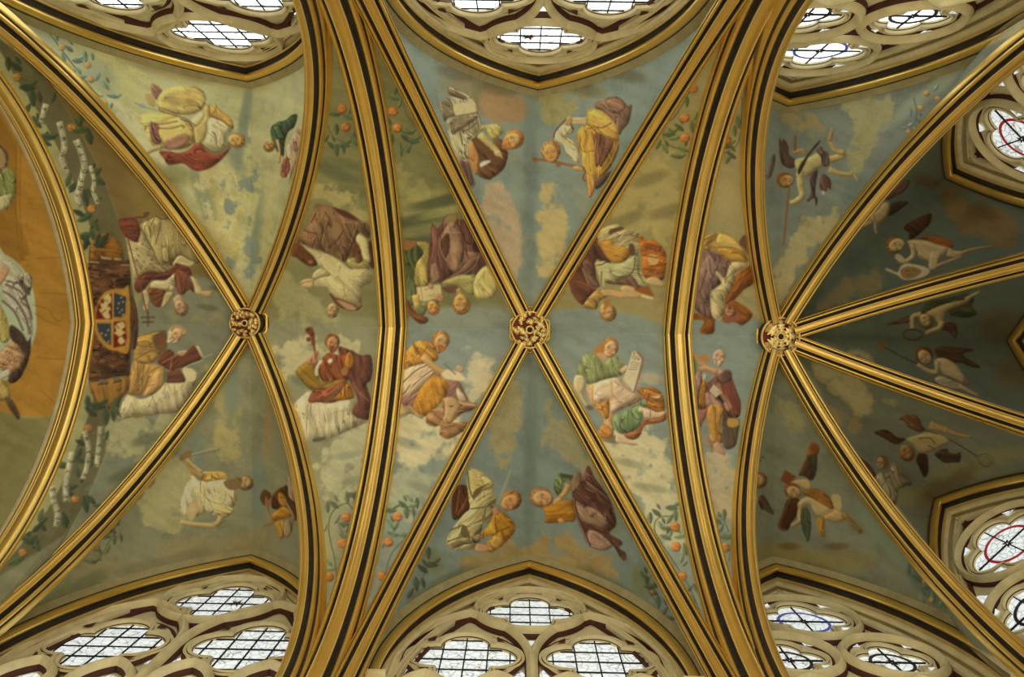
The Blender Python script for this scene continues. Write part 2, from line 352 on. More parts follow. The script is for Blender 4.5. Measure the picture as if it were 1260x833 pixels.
boss(KEY[2], .272, 'gilded boss of broad leaves on red where the apse ribs meet', 9, 'leaf')
# ------------------------------------------------------------------ traceried windows
def strip2d(path, closed, prof, P):
    """sweep profile [(sideways, depth)] along a flat path in a window plane"""
    p = np.array(path, float); n = len(p)
    tg = (np.roll(p, -1, 0) - np.roll(p, 1, 0)) if closed else np.gradient(p, axis=0)
    tg /= np.linalg.norm(tg, axis=1)[:, None] + 1e-9; nr = np.stack([-tg[:, 1], tg[:, 0]], 1)
    g = np.stack([P(p + nr * a, d) for a, d in prof], 1); k = len(prof)
    V = g.reshape(-1, 3); F = grid_faces(n, k)
    if closed:
        j = np.arange(k - 1); a = (n - 1) * k + j; F = np.concatenate([F, np.stack([a, a + 1, j + 1, j], -1)])
    return V, F
def bar(path, closed, P, w, root, name='tracery_bar'):
    q = w / .075
    V0, F0 = strip2d(path, closed, [(-.075 * q, .43), (-.075 * q, .365), (-.055 * q, .335), (-.030 * q, .315), (-.012 * q, .288), (.012 * q, .288), (.030 * q, .315), (.055 * q, .335), (.075 * q, .365), (.075 * q, .43)], P)
    V1, F1 = strip2d(path, closed, [(-.074 * q, .366), (-.088 * q, .372), (-.098 * q, .425)], P); V2, F2 = strip2d(path, closed, [(.098 * q, .425), (.088 * q, .372), (.074 * q, .366)], P)
    V = np.concatenate([V0, V1, V2]); F = np.concatenate([F0, F1 + len(V0), F2 + len(V0) + len(V1)])
    npmesh(name, V, F, [STONE, MAROON], root, mi=[0] * len(F0) + [1] * (len(F1) + len(F2)))
def clip(poly, lo, hi):
    for ax in (0, 1):
        for lim, sg in ((lo[ax], 1), (hi[ax], -1)):
            out = []
            for i in range(len(poly)):
                a, b = poly[i - 1], poly[i]; da, db = sg * (a[ax] - lim), sg * (b[ax] - lim)
                if (da >= 0) != (db >= 0): u = da / (da - db); out.append((a[0] + u * (b[0] - a[0]), a[1] + u * (b[1] - a[1])))
                if db >= 0: out.append(b)
            poly = out
            if not poly: return poly
    return poly
def area2(p): return abs(sum(p[i - 1][0] * p[i][1] - p[i][0] * p[i - 1][1] for i in range(len(p)))) / 2
GI = [0]; SIDEG = ['soft']
def pane(poly, P, par, dep=.425, mat=None):
    if len(poly) < 3 or area2(poly) < .0012: return
    m = np.mean(poly, 0); q = m + (np.array(poly) - m) * .985; GI[0] += 1
    j = random.uniform(-.004, .004); n = len(q)
    V = np.concatenate([P(q, dep + j), P(q, dep + .008 + j)])
    F = [tuple(range(n)), tuple(range(2 * n - 1, n - 1, -1))] + [(i, n + i, n + (i + 1) % n, (i + 1) % n) for i in range(n)]
    npmesh('pane', V, F, mat or GLASS[SIDEG[0]][GI[0] % 3], par, smooth=False)
def foil(center, R, rot, P, root, ring=None, cell=.25, Rq=None):
    """a cusped quatrefoil set in a circle of radius R with its moulded stone, panes and glazing bars"""
    cs, cz = center; N = 96; th = np.arange(N) * 2 * np.pi / N; Rq = Rq or R * .80
    ph = (th - rot + np.pi / 4) % (np.pi / 2) - np.pi / 4; dl, rl = .53 * Rq, .47 * Rq
    q = dl * np.cos(ph) + np.sqrt(np.maximum(rl * rl - (dl * np.sin(ph)) ** 2, 0))
    e = lambda r: np.stack([cs + r * np.cos(th), cz + r * np.sin(th)], 1)
    k = R / .63
    rings = [(q, .43), (q + .006, .405), (q + .014, .395), (q + .022 * k, .37), (q + .040 * k, .352), (q + .056 * k, .372), (q + .062 * k, .385), (q + .068 * k, .380), (q + .085 * k, .362), (np.maximum(q + .095 * k, R * .93), .385), (np.maximum(q + .10 * k, R), .40)]
    mi = [0, 1, 0, 0, 0, 1, 0, 0, 0, 1]
    g = np.stack([P(e(r), d) for r, d in rings], 0); F = grid_faces(len(rings), N, 0, True)
    ob = npmesh('quatrefoil', g.reshape(-1, 3), F, [STONE, MAROON], root, mi=np.repeat(mi, N))
    V, F = [], []
    for kk in range(4):                       # pierced eyes between the lobes
        a = rot + np.pi / 4 + kk * np.pi / 2; r0 = R * .755; o = len(V)
        for da, r in ((-.16, R * .90), (.16, R * .90), (0, r0)): V.append((cs + r * math.cos(a + da), cz + r * math.sin(a + da)))
        F.append((o, o + 1, o + 2))
    npmesh('pierced_eye', P(np.array(V), .352), F, MAROON if ring is None else GLASS['soft'][0], ob, smooth=False)
    poly = [tuple(v) for v in e(q + .004)]
    if ring is None:
        n = int(math.ceil(Rq / cell)) + 1
        for i in range(-n, n):
            for jx in range(-n, n):
                pane(clip(poly, (cs + i * cell, cz + jx * cell), (cs + (i + 1) * cell, cz + (jx + 1) * cell)), P, ob)
        V, F = [], []; o = 0
        for i in range(-n, n + 1):
            for ax in (0, 1):
                d = abs(i * cell)
                if d > Rq * .97: continue
                hit = [r for r, t in zip(q, th) if abs((r * (math.cos(t) if ax == 0 else math.sin(t))) - i * cell) < .02]
                ext = max([abs(r * (math.sin(t) if ax == 0 else math.cos(t))) for r, t in zip(q, th) if abs(r * (math.cos(t) if ax == 0 else math.sin(t)) - i * cell) < .03] or [0])
                if ext < .05: continue
                c0 = np.array([cs + i * cell, cz]) if ax == 0 else np.array([cs, cz + i * cell]); dr = np.array([0, ext]) if ax == 0 else np.array([ext, 0])
                v, f = strip2d([c0 - dr, c0, c0 + dr], False, [(-.008, .425), (-.006, .410), (.006, .410), (.008, .425)], P); V.append(v); F.append(f + o); o += len(v)
        npmesh('glazing_bar', np.concatenate(V), np.concatenate(F), IRON, ob, smooth=False)
    else:
        rr = Rq * .60
        for kk in range(4):                   # four quarter panes of the medallion and four lobe panes
            a = rot + np.pi / 4 + kk * np.pi / 2 + np.linspace(0, np.pi / 2, 13)
            pane([(cs, cz)] + [(cs + rr * math.cos(t), cz + rr * math.sin(t)) for t in a], P, ob)
            qq = [np.interp(t % (2 * np.pi), np.r_[th, 2 * np.pi], np.r_[q, q[0]]) for t in a]; keep = [(t, r) for t, r in zip(a, qq) if r > rr]
            pane([(cs + rr * math.cos(t), cz + rr * math.sin(t)) for t, r in keep] + [(cs + r * math.cos(t), cz + r * math.sin(t)) for t, r in keep[::-1]], P, ob)
        c = [(cs + rr * math.cos(t), cz + rr * math.sin(t)) for t in th]
        v, f = strip2d(c, True, [(-.020, .424), (-.017, .416), (.017, .416), (.020, .424)], P); npmesh('medallion_ring', v, f, RINGS[ring], ob)
        V, F = [], []; o = 0
        for kk in range(4):
            a = rot + kk * np.pi / 2 + (0 if kk % 2 else 0); d = np.array([math.cos(a), math.sin(a)]); c0 = np.array([cs, cz])
            v, f = strip2d([c0 + d * .01, c0 + d * rr, c0 + d * Rq * .97], False, [(-.007, .424), (-.005, .404), (.005, .404), (.007, .424)], P); V.append(v); F.append(f + o); o += len(v)
        npmesh('glazing_bar', np.concatenate(V), np.concatenate(F), IRON, ob, smooth=False)
        # painted flower at the hub
        V, F = [], []
        for kk in range(6):
            a = kk * np.pi / 3; o = len(V)
            for r, da in ((.01, 0), (.05, -.35), (.085, 0), (.05, .35)): V.append((cs + r * math.cos(a + da), cz + r * math.sin(a + da)))
            F.append((o, o + 1, o + 2, o + 3))
        npmesh('flower', P(np.array(V), .412), F, MAROON, ob, smooth=False)
def pointed(s0, hw, zs, za, zbot, n=20):
    h = za - zs; rc = (hw * hw - h * h) / (2 * hw); R = hw - rc; a = np.linspace(0, math.acos(max(-1, -rc / R)), n)
    r = rc + R * np.cos(a); z = zs + R * np.sin(a)
    return [(s0 + hw, zbot)] + list(zip(s0 + r, z)) + list(zip(s0 - r[::-1], z[::-1]))[1:] + [(s0 - hw, zbot)]
RINGSEL = {'N3': ('blue', 'black', 'black'), 'S3': ('blue', 'black', 'black'), 'NE': ('red', 'black', 'red'), 'SE': ('red', 'black', 'black'), 'E': ('blue', 'black', 'black')}
for wi, (nm, c, t, n, h, zs, zk) in enumerate(WALLS):
    c, t, n = np.array(c), np.array(t), np.array(n); SIDEG[0] = 'bright' if nm[0] == 'N' and nm != 'NE' else 'soft'
    off = -.15 if nm[-1] == '1' else -.09
    def P(sz, dep, c=c, t=t, n=n, off=off):
        sz = np.asarray(sz, float); dep = np.broadcast_to(np.asarray(dep, float) + off, (len(sz),))
        return np.concatenate([c + t * sz[:, :1] + n * dep[:, None], sz[:, 1:] + EYE], 1)
    root = group_empty('window_%d' % (wi + 1), (*(c + n * .36), 1.8), kind='structure')
    A0, A1 = FARC[nm]; ts = np.linspace(0, 1, 48); e0, e1 = A0.at(ts, .08), A1.at(ts, .08)
    s0, s1 = (e0[:, :2] - c) @ t, (e1[:, :2] - c) @ t; V = np.concatenate([P(np.stack([s0, e0[:, 2] - EYE], 1), .435), P(np.stack([s1, e1[:, 2] - EYE], 1), .435), P([(s0[-1], .2), (s1[-1], .2)], .435)])
    F = [(i, i + 1, 49 + i, 48 + i) for i in range(47)] + [(47, 96, 97, 95)]
    pl = npmesh('stone_bed', V, F, STONE, root, smooth=False)
    # line of the arch: painted hollow following the opening
    ln = np.concatenate([np.stack([s0, e0[:, 2] - EYE], 1)[::-1], np.stack([s1, e1[:, 2] - EYE], 1)[1:]])
    v, f = strip2d(ln, False, [(-.20, .43), (-.205, .40), (-.225, .385), (-.245, .40), (-.25, .43)] if (ln[-1] - ln[0])[0] > 0 else [(.20, .43), (.205, .40), (.225, .385), (.245, .40), (.25, .43)], P); npmesh('arch_moulding', v, f, MAROON, root)
    sg_ = -1 if (ln[-1] - ln[0])[0] > 0 else 1
    for a0, w_ in ((.115, .030), (.165, .018)):
        pr = [(a0 - w_, .43), (a0 - w_, .38), (a0 - w_ * .5, .355), (a0, .345), (a0 + w_ * .5, .355), (a0 + w_, .38), (a0 + w_, .43)]; pr = [(a * sg_, d) for a, d in pr]
        v, f = strip2d(ln, False, pr if sg_ > 0 else pr[::-1], P); npmesh('arch_moulding', v, f, STONE, root)
    circ = lambda x, z, R: [(x + R * math.cos(a), z + R * math.sin(a)) for a in np.linspace(0, 2 * np.pi, 72, endpoint=False)]
    if nm[-1] in '12':
        k = h / 1.489
        bar(circ(0, 9.91, .685 * k), True, P, .042, root); foil((0, 9.91), .655 * k, 0, P, root, Rq=.54 * k)
        if nm in ('N2', 'S1'):                # a fragment of brown painted glass left in the top light
            fx, fz = (-.14, 9.95) if nm == 'N2' else (.16, 9.93); rq = random.Random(3)
            V = [(fx, fz)] + [(fx + (.13 if i % 2 else .05) * rq.uniform(.7, 1.2) * math.cos(i * .449), fz + (.12 if i % 2 else .05) * rq.uniform(.7, 1.2) * math.sin(i * .449)) for i in range(14)]
            npmesh('painted_fragment', P(np.array(V), .415), [(0, 1 + i, 1 + (i + 1) % 14) for i in range(14)], UMBERG, root, smooth=False)
        for sg in (-1, 1):
            x = sg * .735 * k
            bar(pointed(x, .725 * k, 8.45, 9.72, 5.), False, P, .052, root)
            foil((x, 8.57), .655 * k, 0, P, root, Rq=.565 * k)
            for s2 in (-1, 1):
                x2 = x + s2 * .37 * k; lp = pointed(x2, .27 * k, 7.60, 8.05, 5.); bar(lp, False, P, .05, root)
                gl = pointed(x2, .20 * k, 7.55, 7.93, 5.)
                for zc in np.arange(5., 8.2, .3): pane(clip(gl, (x2 - 1, zc), (x2 + 1, zc + .3)), P, root)
            for px, pz in ((sg * 1.06 * k, 9.30), (sg * 1.28 * k, 8.3), (sg * .12 * k, 8.25)):
                pane([(px - .07, pz - .06), (px + .07, pz - .06), (px, pz + .12)], P, root)
        pane([(-.09, 9.12), (.09, 9.12), (0, 8.92)], P, root)
    else:
        rg = RINGSEL[nm]; rot = 0.
        bar(circ(0, 9.80, .635), True, P, .045, root); foil((0, 9.80), .605, rot, P, root, rg[0], Rq=.50)
        for i, sg in enumerate((-1, 1)):
            bar(circ(sg * .56, 8.66, .515), True, P, .055, root); foil((sg * .56, 8.66), .465, 0, P, root, rg[1 + i])
            pane([(sg * .62, 9.22), (sg * .92, 9.12), (sg * .80, 9.55)], P, root)
            x = sg * .56; bar(pointed(x, .53, 7.1, 8.12, 5.), False, P, .07, root)
            gl = pointed(x, .42, 7.0, 7.9, 5.)
            for zc in np.arange(5., 8., .3): pane(clip(gl, (x - 1, zc), (x + 1, zc + .3)), P, root)
        pane([(-.12, 9.05), (.12, 9.05), (0, 8.85)], P, root)
# ------------------------------------------------------------------ the painted webs: cells between ribs
ceiling = group_empty('ceiling', (0, 0, EYE + 6), kind='structure')
class Off:                                    # a curve lying o outside an arch and a sideways of it
    def __init__(s, A, o=0., a=0.): s.A, s.o, s.a = A, o, a
    def at(s, t): return s.A.at(t, s.o, np.full(len(t), s.a))
class Band(Off): pass
def F_edge(nm, k):
    A = FARC[nm][k]; n = np.array(next(W for W in WALLS if W[0] == nm)[3]); sg = 1 if A.bi @ n < 0 else -1
    return Off(A, .16, .12 * sg) if 'E' not in nm else Off(A, .10, .06 * sg)
OD = .20
EN = Arc((-5.10, YN), (-5.10, YR[0]), ZS, 10.55); ES = Arc((-5.10, YS), (-5.10, YR[0]), ZS, 10.55)
BN = [Off(TN[0], .26, -1 * s) for s in (0, 3.6)]
def d(b, k): return Off(DIAG[b, k], OD)
def tr(i, s): return Off((TN if s == 'n' else TS)[i], OD)
class Shift:
    def __init__(s, A, o, dx): s.A, s.o, s.dx = A, o, dx
    def at(s, t): p = s.A.at(t, s.o); p[..., 0] += s.dx; return p
CELLS = [('barrel', [(Shift(TN[0], .16, -.13), Shift(TN[0], .16, -4.2)), (Shift(TS[0], .16, -.13), Shift(TS[0], .16, -4.2))]),
         ('band', [(Shift(TN[0], .045, .116), Off(EN, 0)), (Shift(TS[0], .045, .116), Off(ES, 0))]),
         ('1w', [(d(0, 'nw'), Off(EN, 0)), (d(0, 'sw'), Off(ES, 0))]), ('1e', [(d(0, 'ne'), tr(1, 'n')), (d(0, 'se'), tr(1, 's'))]),
         ('1n', [(d(0, 'nw'), F_edge('N1', 0)), (d(0, 'ne'), F_edge('N1', 1))]), ('1s', [(d(0, 'sw'), F_edge('S1', 0)), (d(0, 'se'), F_edge('S1', 1))]),
         ('2w', [(d(1, 'nw'), tr(1, 'n')), (d(1, 'sw'), tr(1, 's'))]), ('2e', [(d(1, 'ne'), tr(2, 'n')), (d(1, 'se'), tr(2, 's'))]),
         ('2n', [(d(1, 'nw'), F_edge('N2', 0)), (d(1, 'ne'), F_edge('N2', 1))]), ('2s', [(d(1, 'sw'), F_edge('S2', 0)), (d(1, 'se'), F_edge('S2', 1))]),
         ('3w', [(d(2, 'nw'), tr(2, 'n')), (d(2, 'sw'), tr(2, 's'))]),
         ('3n', [(d(2, 'nw'), F_edge('N3', 0)), (d(2, 'ne'), F_edge('N3', 1))]),
         ('3ne', [(d(2, 'ne'), F_edge('NE', 0)), (d(2, 'en'), F_edge('NE', 1))]), ('3e', [(d(2, 'en'), F_edge('E', 0)), (d(2, 'es'), F_edge('E', 1))]),
         ('3se', [(d(2, 'es'), F_edge('SE', 0)), (d(2, 'se'), F_edge('SE', 1))]), ('3s', [(d(2, 'se'), F_edge('S3', 0)), (d(2, 'sw'), F_edge('S3', 1))])]
PX = 1.45                                     # mesh step on the webs, in photograph pixels, where the webs are in view
def spaced(curve, px, lo=2):
    """parameters 0..1 spaced so that steps measure about px pixels in view and are coarse out of view"""
    t = np.linspace(0, 1, 400); q = curve(t); uv = project(q); L = np.linalg.norm(np.diff(uv, axis=0), axis=1)
    mid = (uv[1:] + uv[:-1]) / 2; out = (mid[:, 0] < -60) | (mid[:, 0] > 1320) | (mid[:, 1] < -60) | (mid[:, 1] > 893)
    wgt = np.where(out, np.minimum(L / 25, .05), L / px); s = np.r_[0, np.cumsum(wgt)]; n = max(lo, int(s[-1]) + 1)
    return np.interp(np.linspace(0, s[-1], n), s, t)
def cell_mesh(pairs):
    Vs, Fs, off = [], [], 0
    for A, B in pairs:
        ts = spaced(A.at, PX, 8); t2 = spaced(B.at, PX, 8)
        if len(t2) > len(ts): ts = t2
        a, b = A.at(ts), B.at(ts); mu = len(ts) // 6
        us = spaced(lambda u: a[0] * (1 - u[:, None]) + b[0] * u[:, None], PX, 4)
        us2 = spaced(lambda u: a[mu] * (1 - u[:, None]) + b[mu] * u[:, None], PX, 4)
        if len(us2) > len(us): us = us2
        g = a[:, None] * (1 - us[None, :, None]) + b[:, None] * us[None, :, None]
        f = grid_faces(len(ts), len(us), off)
        # wind so that the painted face looks down
        e1, e2 = g[0, -1] - g[0, 0], g[len(ts) // 3, 0] - g[0, 0]
        if np.cross(e1, e2)[2] > 0: f = f[:, ::-1]
        Vs.append(g.reshape(-1, 3)); Fs.append(f); off += g.shape[0] * g.shape[1]
    return np.concatenate(Vs), np.concatenate(Fs)
# ------------------------------------------------------------------ the fresco: brush work laid out on the survey drawing of the vault
CS, CO = 2, 160                               # canvas: 2 samples per unit, 160 units of margin
CW, CH = int((1260 + 2 * CO) * CS), int((833 + 2 * CO) * CS)
CAN = np.empty((CH, CW, 3), np.float32); CAN[:] = (150, 140, 98)
FID = np.zeros((CH, CW), np.int16); FIGS = []; CUR = [0, 0, 0, 1.]     # figure id, origin x, origin y, units per step
def blur(a, r):
    for ax in (0, 1):
        if r < 1: break
        p = [(0, 0)] * a.ndim; p[ax] = (r + 1, r); c = np.cumsum(np.pad(a, p, mode='edge'), ax, dtype=np.float64)
        n = 2 * r + 1; a = ((c[n:] - c[:-n]) if ax == 0 else (c[:, n:] - c[:, :-n])) / n
    return a.astype(np.float32)
_g = rng.random((7, 64, 64)).astype(np.float32)
def vnoise(u, v, k=0):
    iu, iv = np.floor(u).astype(int), np.floor(v).astype(int); fu, fv = u - iu, v - iv; fu, fv = fu * fu * (3 - 2 * fu), fv * fv * (3 - 2 * fv); g = _g[k % 7]
    A = lambda a, b: g[a % 64, b % 64]
    return (A(iu, iv) * (1 - fu) + A(iu + 1, iv) * fu) * (1 - fv) + (A(iu, iv + 1) * (1 - fu) + A(iu + 1, iv + 1) * fu) * fv
def fbm(u, v, k=0, o=4):
    s, a, t = 0, 1., 0
    for i in range(o): s = s + a * vnoise(u * 2 ** i + 17 * i, v * 2 ** i + 5 * i, k + i); t += a; a *= .55
    return s / t
def smooth_path(p, closed, n=4):
    p = np.asarray(p, float)
    if len(p) < 3: return p
    q = np.concatenate([p[-1:], p, p[:2]]) if closed else np.concatenate([p[:1], p, p[-1:]]); out = []
    t = (np.arange(n) / n)[:, None]
    for i in range(1, len(q) - 2):
        a, b, c, d_ = q[i - 1], q[i], q[i + 1], q[i + 2]
        out.append(.5 * (2 * b + (c - a) * t + (2 * a - 5 * b + 4 * c - d_) * t * t + (3 * b - 3 * c + d_ - a) * t ** 3))
    if not closed: out.append(p[-1:])
    return np.concatenate(out)
def pmask(p, pad):
    x0, y0 = np.floor(p.min(0)).astype(int) - pad; x1, y1 = np.ceil(p.max(0)).astype(int) + pad
    x0, y0, x1, y1 = max(x0, 0), max(y0, 0), min(x1, CW), min(y1, CH)
    if x1 <= x0 or y1 <= y0: return None
    m = np.zeros((y1 - y0, x1 - x0 + 1), np.int32); ys = np.arange(y0, y1) + .5
    a, b = p, np.roll(p, -1, 0)
    for (ax, ay), (bx, by) in zip(a, b):      # even-odd fill by row crossings
        if ay == by: continue
        lo, hi = (ay, by) if ay < by else (by, ay); r = np.nonzero((ys >= lo) & (ys < hi))[0]
        if len(r) == 0: continue
        xc = ax + (ys[r] - ay) * (bx - ax) / (by - ay); np.add.at(m, (r, np.clip(np.ceil(xc - .5 - x0).astype(int), 0, x1 - x0)), 1)
    return (np.cumsum(m, 1)[:, :-1] % 2).astype(np.float32), x0, y0, x1, y1
def put(al, col, x0, y0, x1, y1):
    v = CAN[y0:y1, x0:x1]; v += al[..., None] * (col - v)
    if CUR[0]: FID[y0:y1, x0:x1][al > .45] = CUR[0]
def tocan(p): return (np.asarray(p, float) * CUR[3] + [CUR[1], CUR[2]] + CO) * CS
TONE = [1.]
def hexc(h): return np.array([int(h[i:i + 2], 16) for i in (0, 2, 4)], np.float32) * TONE[0]
def fill(pts, col, feather=.7, alpha=1., ang=None, con=.0, freq=.16, emb=.0, soft=True, rag=0.):
    p = tocan(pts); p = smooth_path(p, True) if soft else p; f = int(round(feather * CS)); r = pmask(p, f + 2)
    if r is None: return
    m, x0, y0, x1, y1 = r; al = blur(blur(m, max(1, f // 2)), max(1, f // 2)) if f > 0 else m
    c = np.broadcast_to(col, m.shape + (3,)).astype(np.float32)
    if con or emb or rag:
        Y, X = np.mgrid[y0:y1, x0:x1].astype(np.float32) / CS
        if rag: al = np.clip((al + (fbm(X * .075, Y * .075, 2, 5) - .5) * rag * 1.3 - .44) * 2.6, 0, 1) * (al > .02)
        sh = np.zeros(m.shape, np.float32)
        if con:
            a = math.radians(ang or 0); ca, sa = math.cos(a), math.sin(a); w_ = (fbm(X * .05, Y * .05, 3, 2) - .5) * 9
            u, v = X * ca + Y * sa + w_, -X * sa + Y * ca + w_
            n = vnoise(u * freq * .22 + 9, v * freq * 1.5, 1) * .62 + vnoise(u * freq * .5, v * freq * 3.2, 2) * .38
            sh += con * (n - .5) * 2.2
            if con > .09:                     # drawn creases with a lit edge
                cr = vnoise(u * freq * .26 + 3, v * freq * 1.9, 5); sh += con * (.75 * np.exp(-((cr - .58) / .04) ** 2) - 1.5 * np.exp(-((cr - .5) / .035) ** 2))
        if emb:
            R = max(2, int(min(m.shape) * .10)); b = blur(blur(m, R), R); gy, gx = np.gradient(b); sh += emb * (gx * .7 + gy * .7) * R * 2.0 - emb * .5 * np.clip(1 - (b - .45) * 2.4, 0, 1)
        c = c * (1 + sh[..., None] * np.array([1, 1.05, 1.12]))
    put(al * alpha, np.clip(c, 0, 255), x0, y0, x1, y1)
def line(pts, col, wd, alpha=1., feather=.5):
    p = smooth_path(tocan(pts), False); wd = wd * CS / 2; pad = int(wd + 4)
    x0, y0 = np.floor(p.min(0)).astype(int) - pad; x1, y1 = np.ceil(p.max(0)).astype(int) + pad
    x0, y0, x1, y1 = max(x0, 0), max(y0, 0), min(x1, CW), min(y1, CH)
    if x1 <= x0 or y1 <= y0: return
    Y, X = np.mgrid[y0:y1, x0:x1].astype(np.float32); d2 = np.full(X.shape, 1e9, np.float32); n = len(p) - 1
    for i in range(n):
        a, b = p[i], p[i + 1]; e = b - a; L = e @ e + 1e-9
        t = np.clip(((X - a[0]) * e[0] + (Y - a[1]) * e[1]) / L, 0, 1); d2 = np.minimum(d2, (X - a[0] - t * e[0]) ** 2 + (Y - a[1] - t * e[1]) ** 2)
    put(np.clip((wd - np.sqrt(d2)) / (feather * CS * 2) + .5, 0, 1) * alpha, col, x0, y0, x1, y1)
def soft(x, y, rx, ry, ang, col, alpha=1., rag=0.):
    cx, cy = tocan([(x, y)])[0]; rx, ry = rx * CS, ry * CS; R = int(max(rx, ry) * 1.6) + 2
    x0, y0, x1, y1 = max(int(cx) - R, 0), max(int(cy) - R, 0), min(int(cx) + R, CW), min(int(cy) + R, CH)
    if x1 <= x0 or y1 <= y0: return
    Y, X = np.mgrid[y0:y1, x0:x1].astype(np.float32); a = math.radians(ang); dx, dy = X - cx, Y - cy
    r = np.sqrt(((dx * math.cos(a) + dy * math.sin(a)) / rx) ** 2 + ((-dx * math.sin(a) + dy * math.cos(a)) / ry) ** 2)
    if rag: r = r + (fbm(X * .05, Y * .05, 4) - .5) * rag
    al = np.clip(1.5 - r * 1.1, 0, 1); put(al * al * (3 - 2 * al) * alpha, col, x0, y0, x1, y1)
def head(x, y, o, skin, hair):
    """a painted head: o = radius, direction of the crown in degrees, turn of the face (-1..1), beard (0, 1), bald (0, 1)"""
    r, an, turn, beard, bald = (list(o) + [0, 0, 0, 0])[:5]; r = r / CUR[3]; a = math.radians(an); u = np.array([math.cos(a), math.sin(a)]); s = np.array([-u[1], u[0]]); c0 = np.array([x, y])
    E = lambda c, a_, b_, n=14: [tuple(c0 + s * (c[0] * r + a_ * r * math.cos(t)) + u * (c[1] * r + b_ * r * math.sin(t))) for t in np.linspace(0, 2 * np.pi, n, endpoint=False)]
    L = lambda pts: [tuple(c0 + s * (px * r) + u * (py * r)) for px, py in pts]
    dk = skin * np.array([.66, .60, .52])
    if not bald: fill(E((0, .12), .92, .98), hair, .6, 1, an, .25, .5, .3)
    fill(E((turn * .22, -.12), .70, .92), skin, .5, 1, 0, .05, .2, .4)
    if bald: fill(E((-turn * .5, -.05), .38, .5), hair, .8, .8)
    t = turn * .42
    if beard: fill(L([(t - .55, -.3), (t, -.42), (t + .55, -.3), (t + .42, -.95), (t, -1.3), (t - .42, -.95)]), hair, .6, .95, an, .3, .5, .2)
    for sg in (-1, 1):
        if sg * turn > .75: continue
        line(L([(t + sg * .34 - .17, .12), (t + sg * .34, .17), (t + sg * .34 + .17, .12)]), dk * .95, .9, .6); line(L([(t + sg * .34 - .12, -.02), (t + sg * .34 + .12, -.02)]), dk * .65, .9, .7)
        fill(E((t + sg * .38, -.32), .2, .16), skin * [1.05, .93, .85], .6, .6)
    line(L([(t + .02, .08), (t + .09, -.28), (t - .05, -.33)]), dk, .8, .7); line(L([(t - .18, -.52), (t, -.50), (t + .18, -.53)]), dk * [.95, .6, .5], .9, .75)
def brush(src):
    """one brush stroke a line: kind colour options : points;points
       p plain patch, c cloth (angle, contrast), s skin, l line (width), b soft dab (rx,ry,angle,alpha), h halo, k cloud"""
    for ln in src.strip().splitlines():
        ln = ln.split('#')[0].strip()
        if not ln: continue
        hd, pt = ln.split(':'); hd = hd.replace(',', ' ').split(); k, col = hd[0], hexc(hd[1]); o = [float(v) for v in (hd[2:-1] if k == 'H' else hd[2:])]
        for seg in pt.split(';'):
            q = [tuple(float(v) for v in s.split(',')) for s in seg.split()]
            if k == 'p': fill(q, col, o[0] if o else .7, o[1] if len(o) > 1 else 1.)
            elif k == 'q': fill(q, col, o[0] if o else .5, o[1] if len(o) > 1 else 1., soft=False)
            elif k == 'c': fill(q, col, .7, 1., o[0], (o[1] if len(o) > 1 else .22) * .8, o[2] if len(o) > 2 else .16, .30)
            elif k == 's': fill(q, col, .6, 1., 20, .05, .2, o[0] if o else .26)
            elif k == 'l': line(q, col, o[0] if o else 1., (o[1] if len(o) > 1 else .85) * (.6 if col[0] > 140 else .95), .55)
            elif k == 'b':
                for x, y in q: soft(x, y, o[0], o[1], o[2] if len(o) > 2 else 0, col, o[3] if len(o) > 3 else .6)
            elif k == 'k': fill(q, col, max(o[0] * 2.6, 12), o[1] if len(o) > 1 else .85, 30, .04, .12, .0, True, (o[2] if len(o) > 2 else .9) * 1.4)
            elif k == 't':                    # a limb tapering from o[0] to o[1]
                c_ = smooth_path(q, False, 3); g_ = np.gradient(c_, axis=0); g_ /= np.linalg.norm(g_, axis=1)[:, None] + 1e-9; w_ = np.linspace(o[0], o[1], len(c_))[:, None] / 2 / CUR[3]
                n_ = np.stack([-g_[:, 1], g_[:, 0]], 1) * w_; fill(np.concatenate([c_ + n_, (c_ - n_)[::-1]]), col, .6, 1., 20, .08, .2, .28)
            elif k == 'H': head(q[0][0], q[0][1], o, col, hexc(hd[-1]))
            elif k == 'h':
                x, y = q[0]; line([(x + o[0] * math.cos(t), y + o[0] * math.sin(t)) for t in np.linspace(0, 6.3, 25)], col, .7, .45)
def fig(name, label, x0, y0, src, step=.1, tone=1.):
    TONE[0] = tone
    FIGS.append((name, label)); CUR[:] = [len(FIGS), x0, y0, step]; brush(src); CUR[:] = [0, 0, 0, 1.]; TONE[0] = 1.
GAIN = np.array([1.47, 1.60, 2.35])       # from colours seen under the warm light of the chapel back to pigment
CELL = {'3ne': 1.7, '3e': 1.7, '3se': 1.6, '3n': 1.3, '3s': 1.4, '2n': 1.2, '2s': 1.2, '1n': 1.1, '1s': 1.25, 'barrel': 1.3}   # cells surveyed in dimmer light
def sample(uv, g=1.):
    p = (uv + CO) * CS - .5; x = np.clip(p[:, 0], 0, CW - 1.01); y = np.clip(p[:, 1], 0, CH - 1.01); ix, iy = x.astype(int), y.astype(int); fx, fy = (x - ix)[:, None], (y - iy)[:, None]
    c = (CAN[iy, ix] * (1 - fx) + CAN[iy, ix + 1] * fx) * (1 - fy) + (CAN[iy + 1, ix] * (1 - fx) + CAN[iy + 1, ix + 1] * fx) * fy
    L = lin(c); L = L * (L.mean(1, keepdims=True) / .20 + .02) ** .27
    return np.clip(L * GAIN * g, 0, .9), FID[np.round(y).astype(int), np.round(x).astype(int)].astype(int)
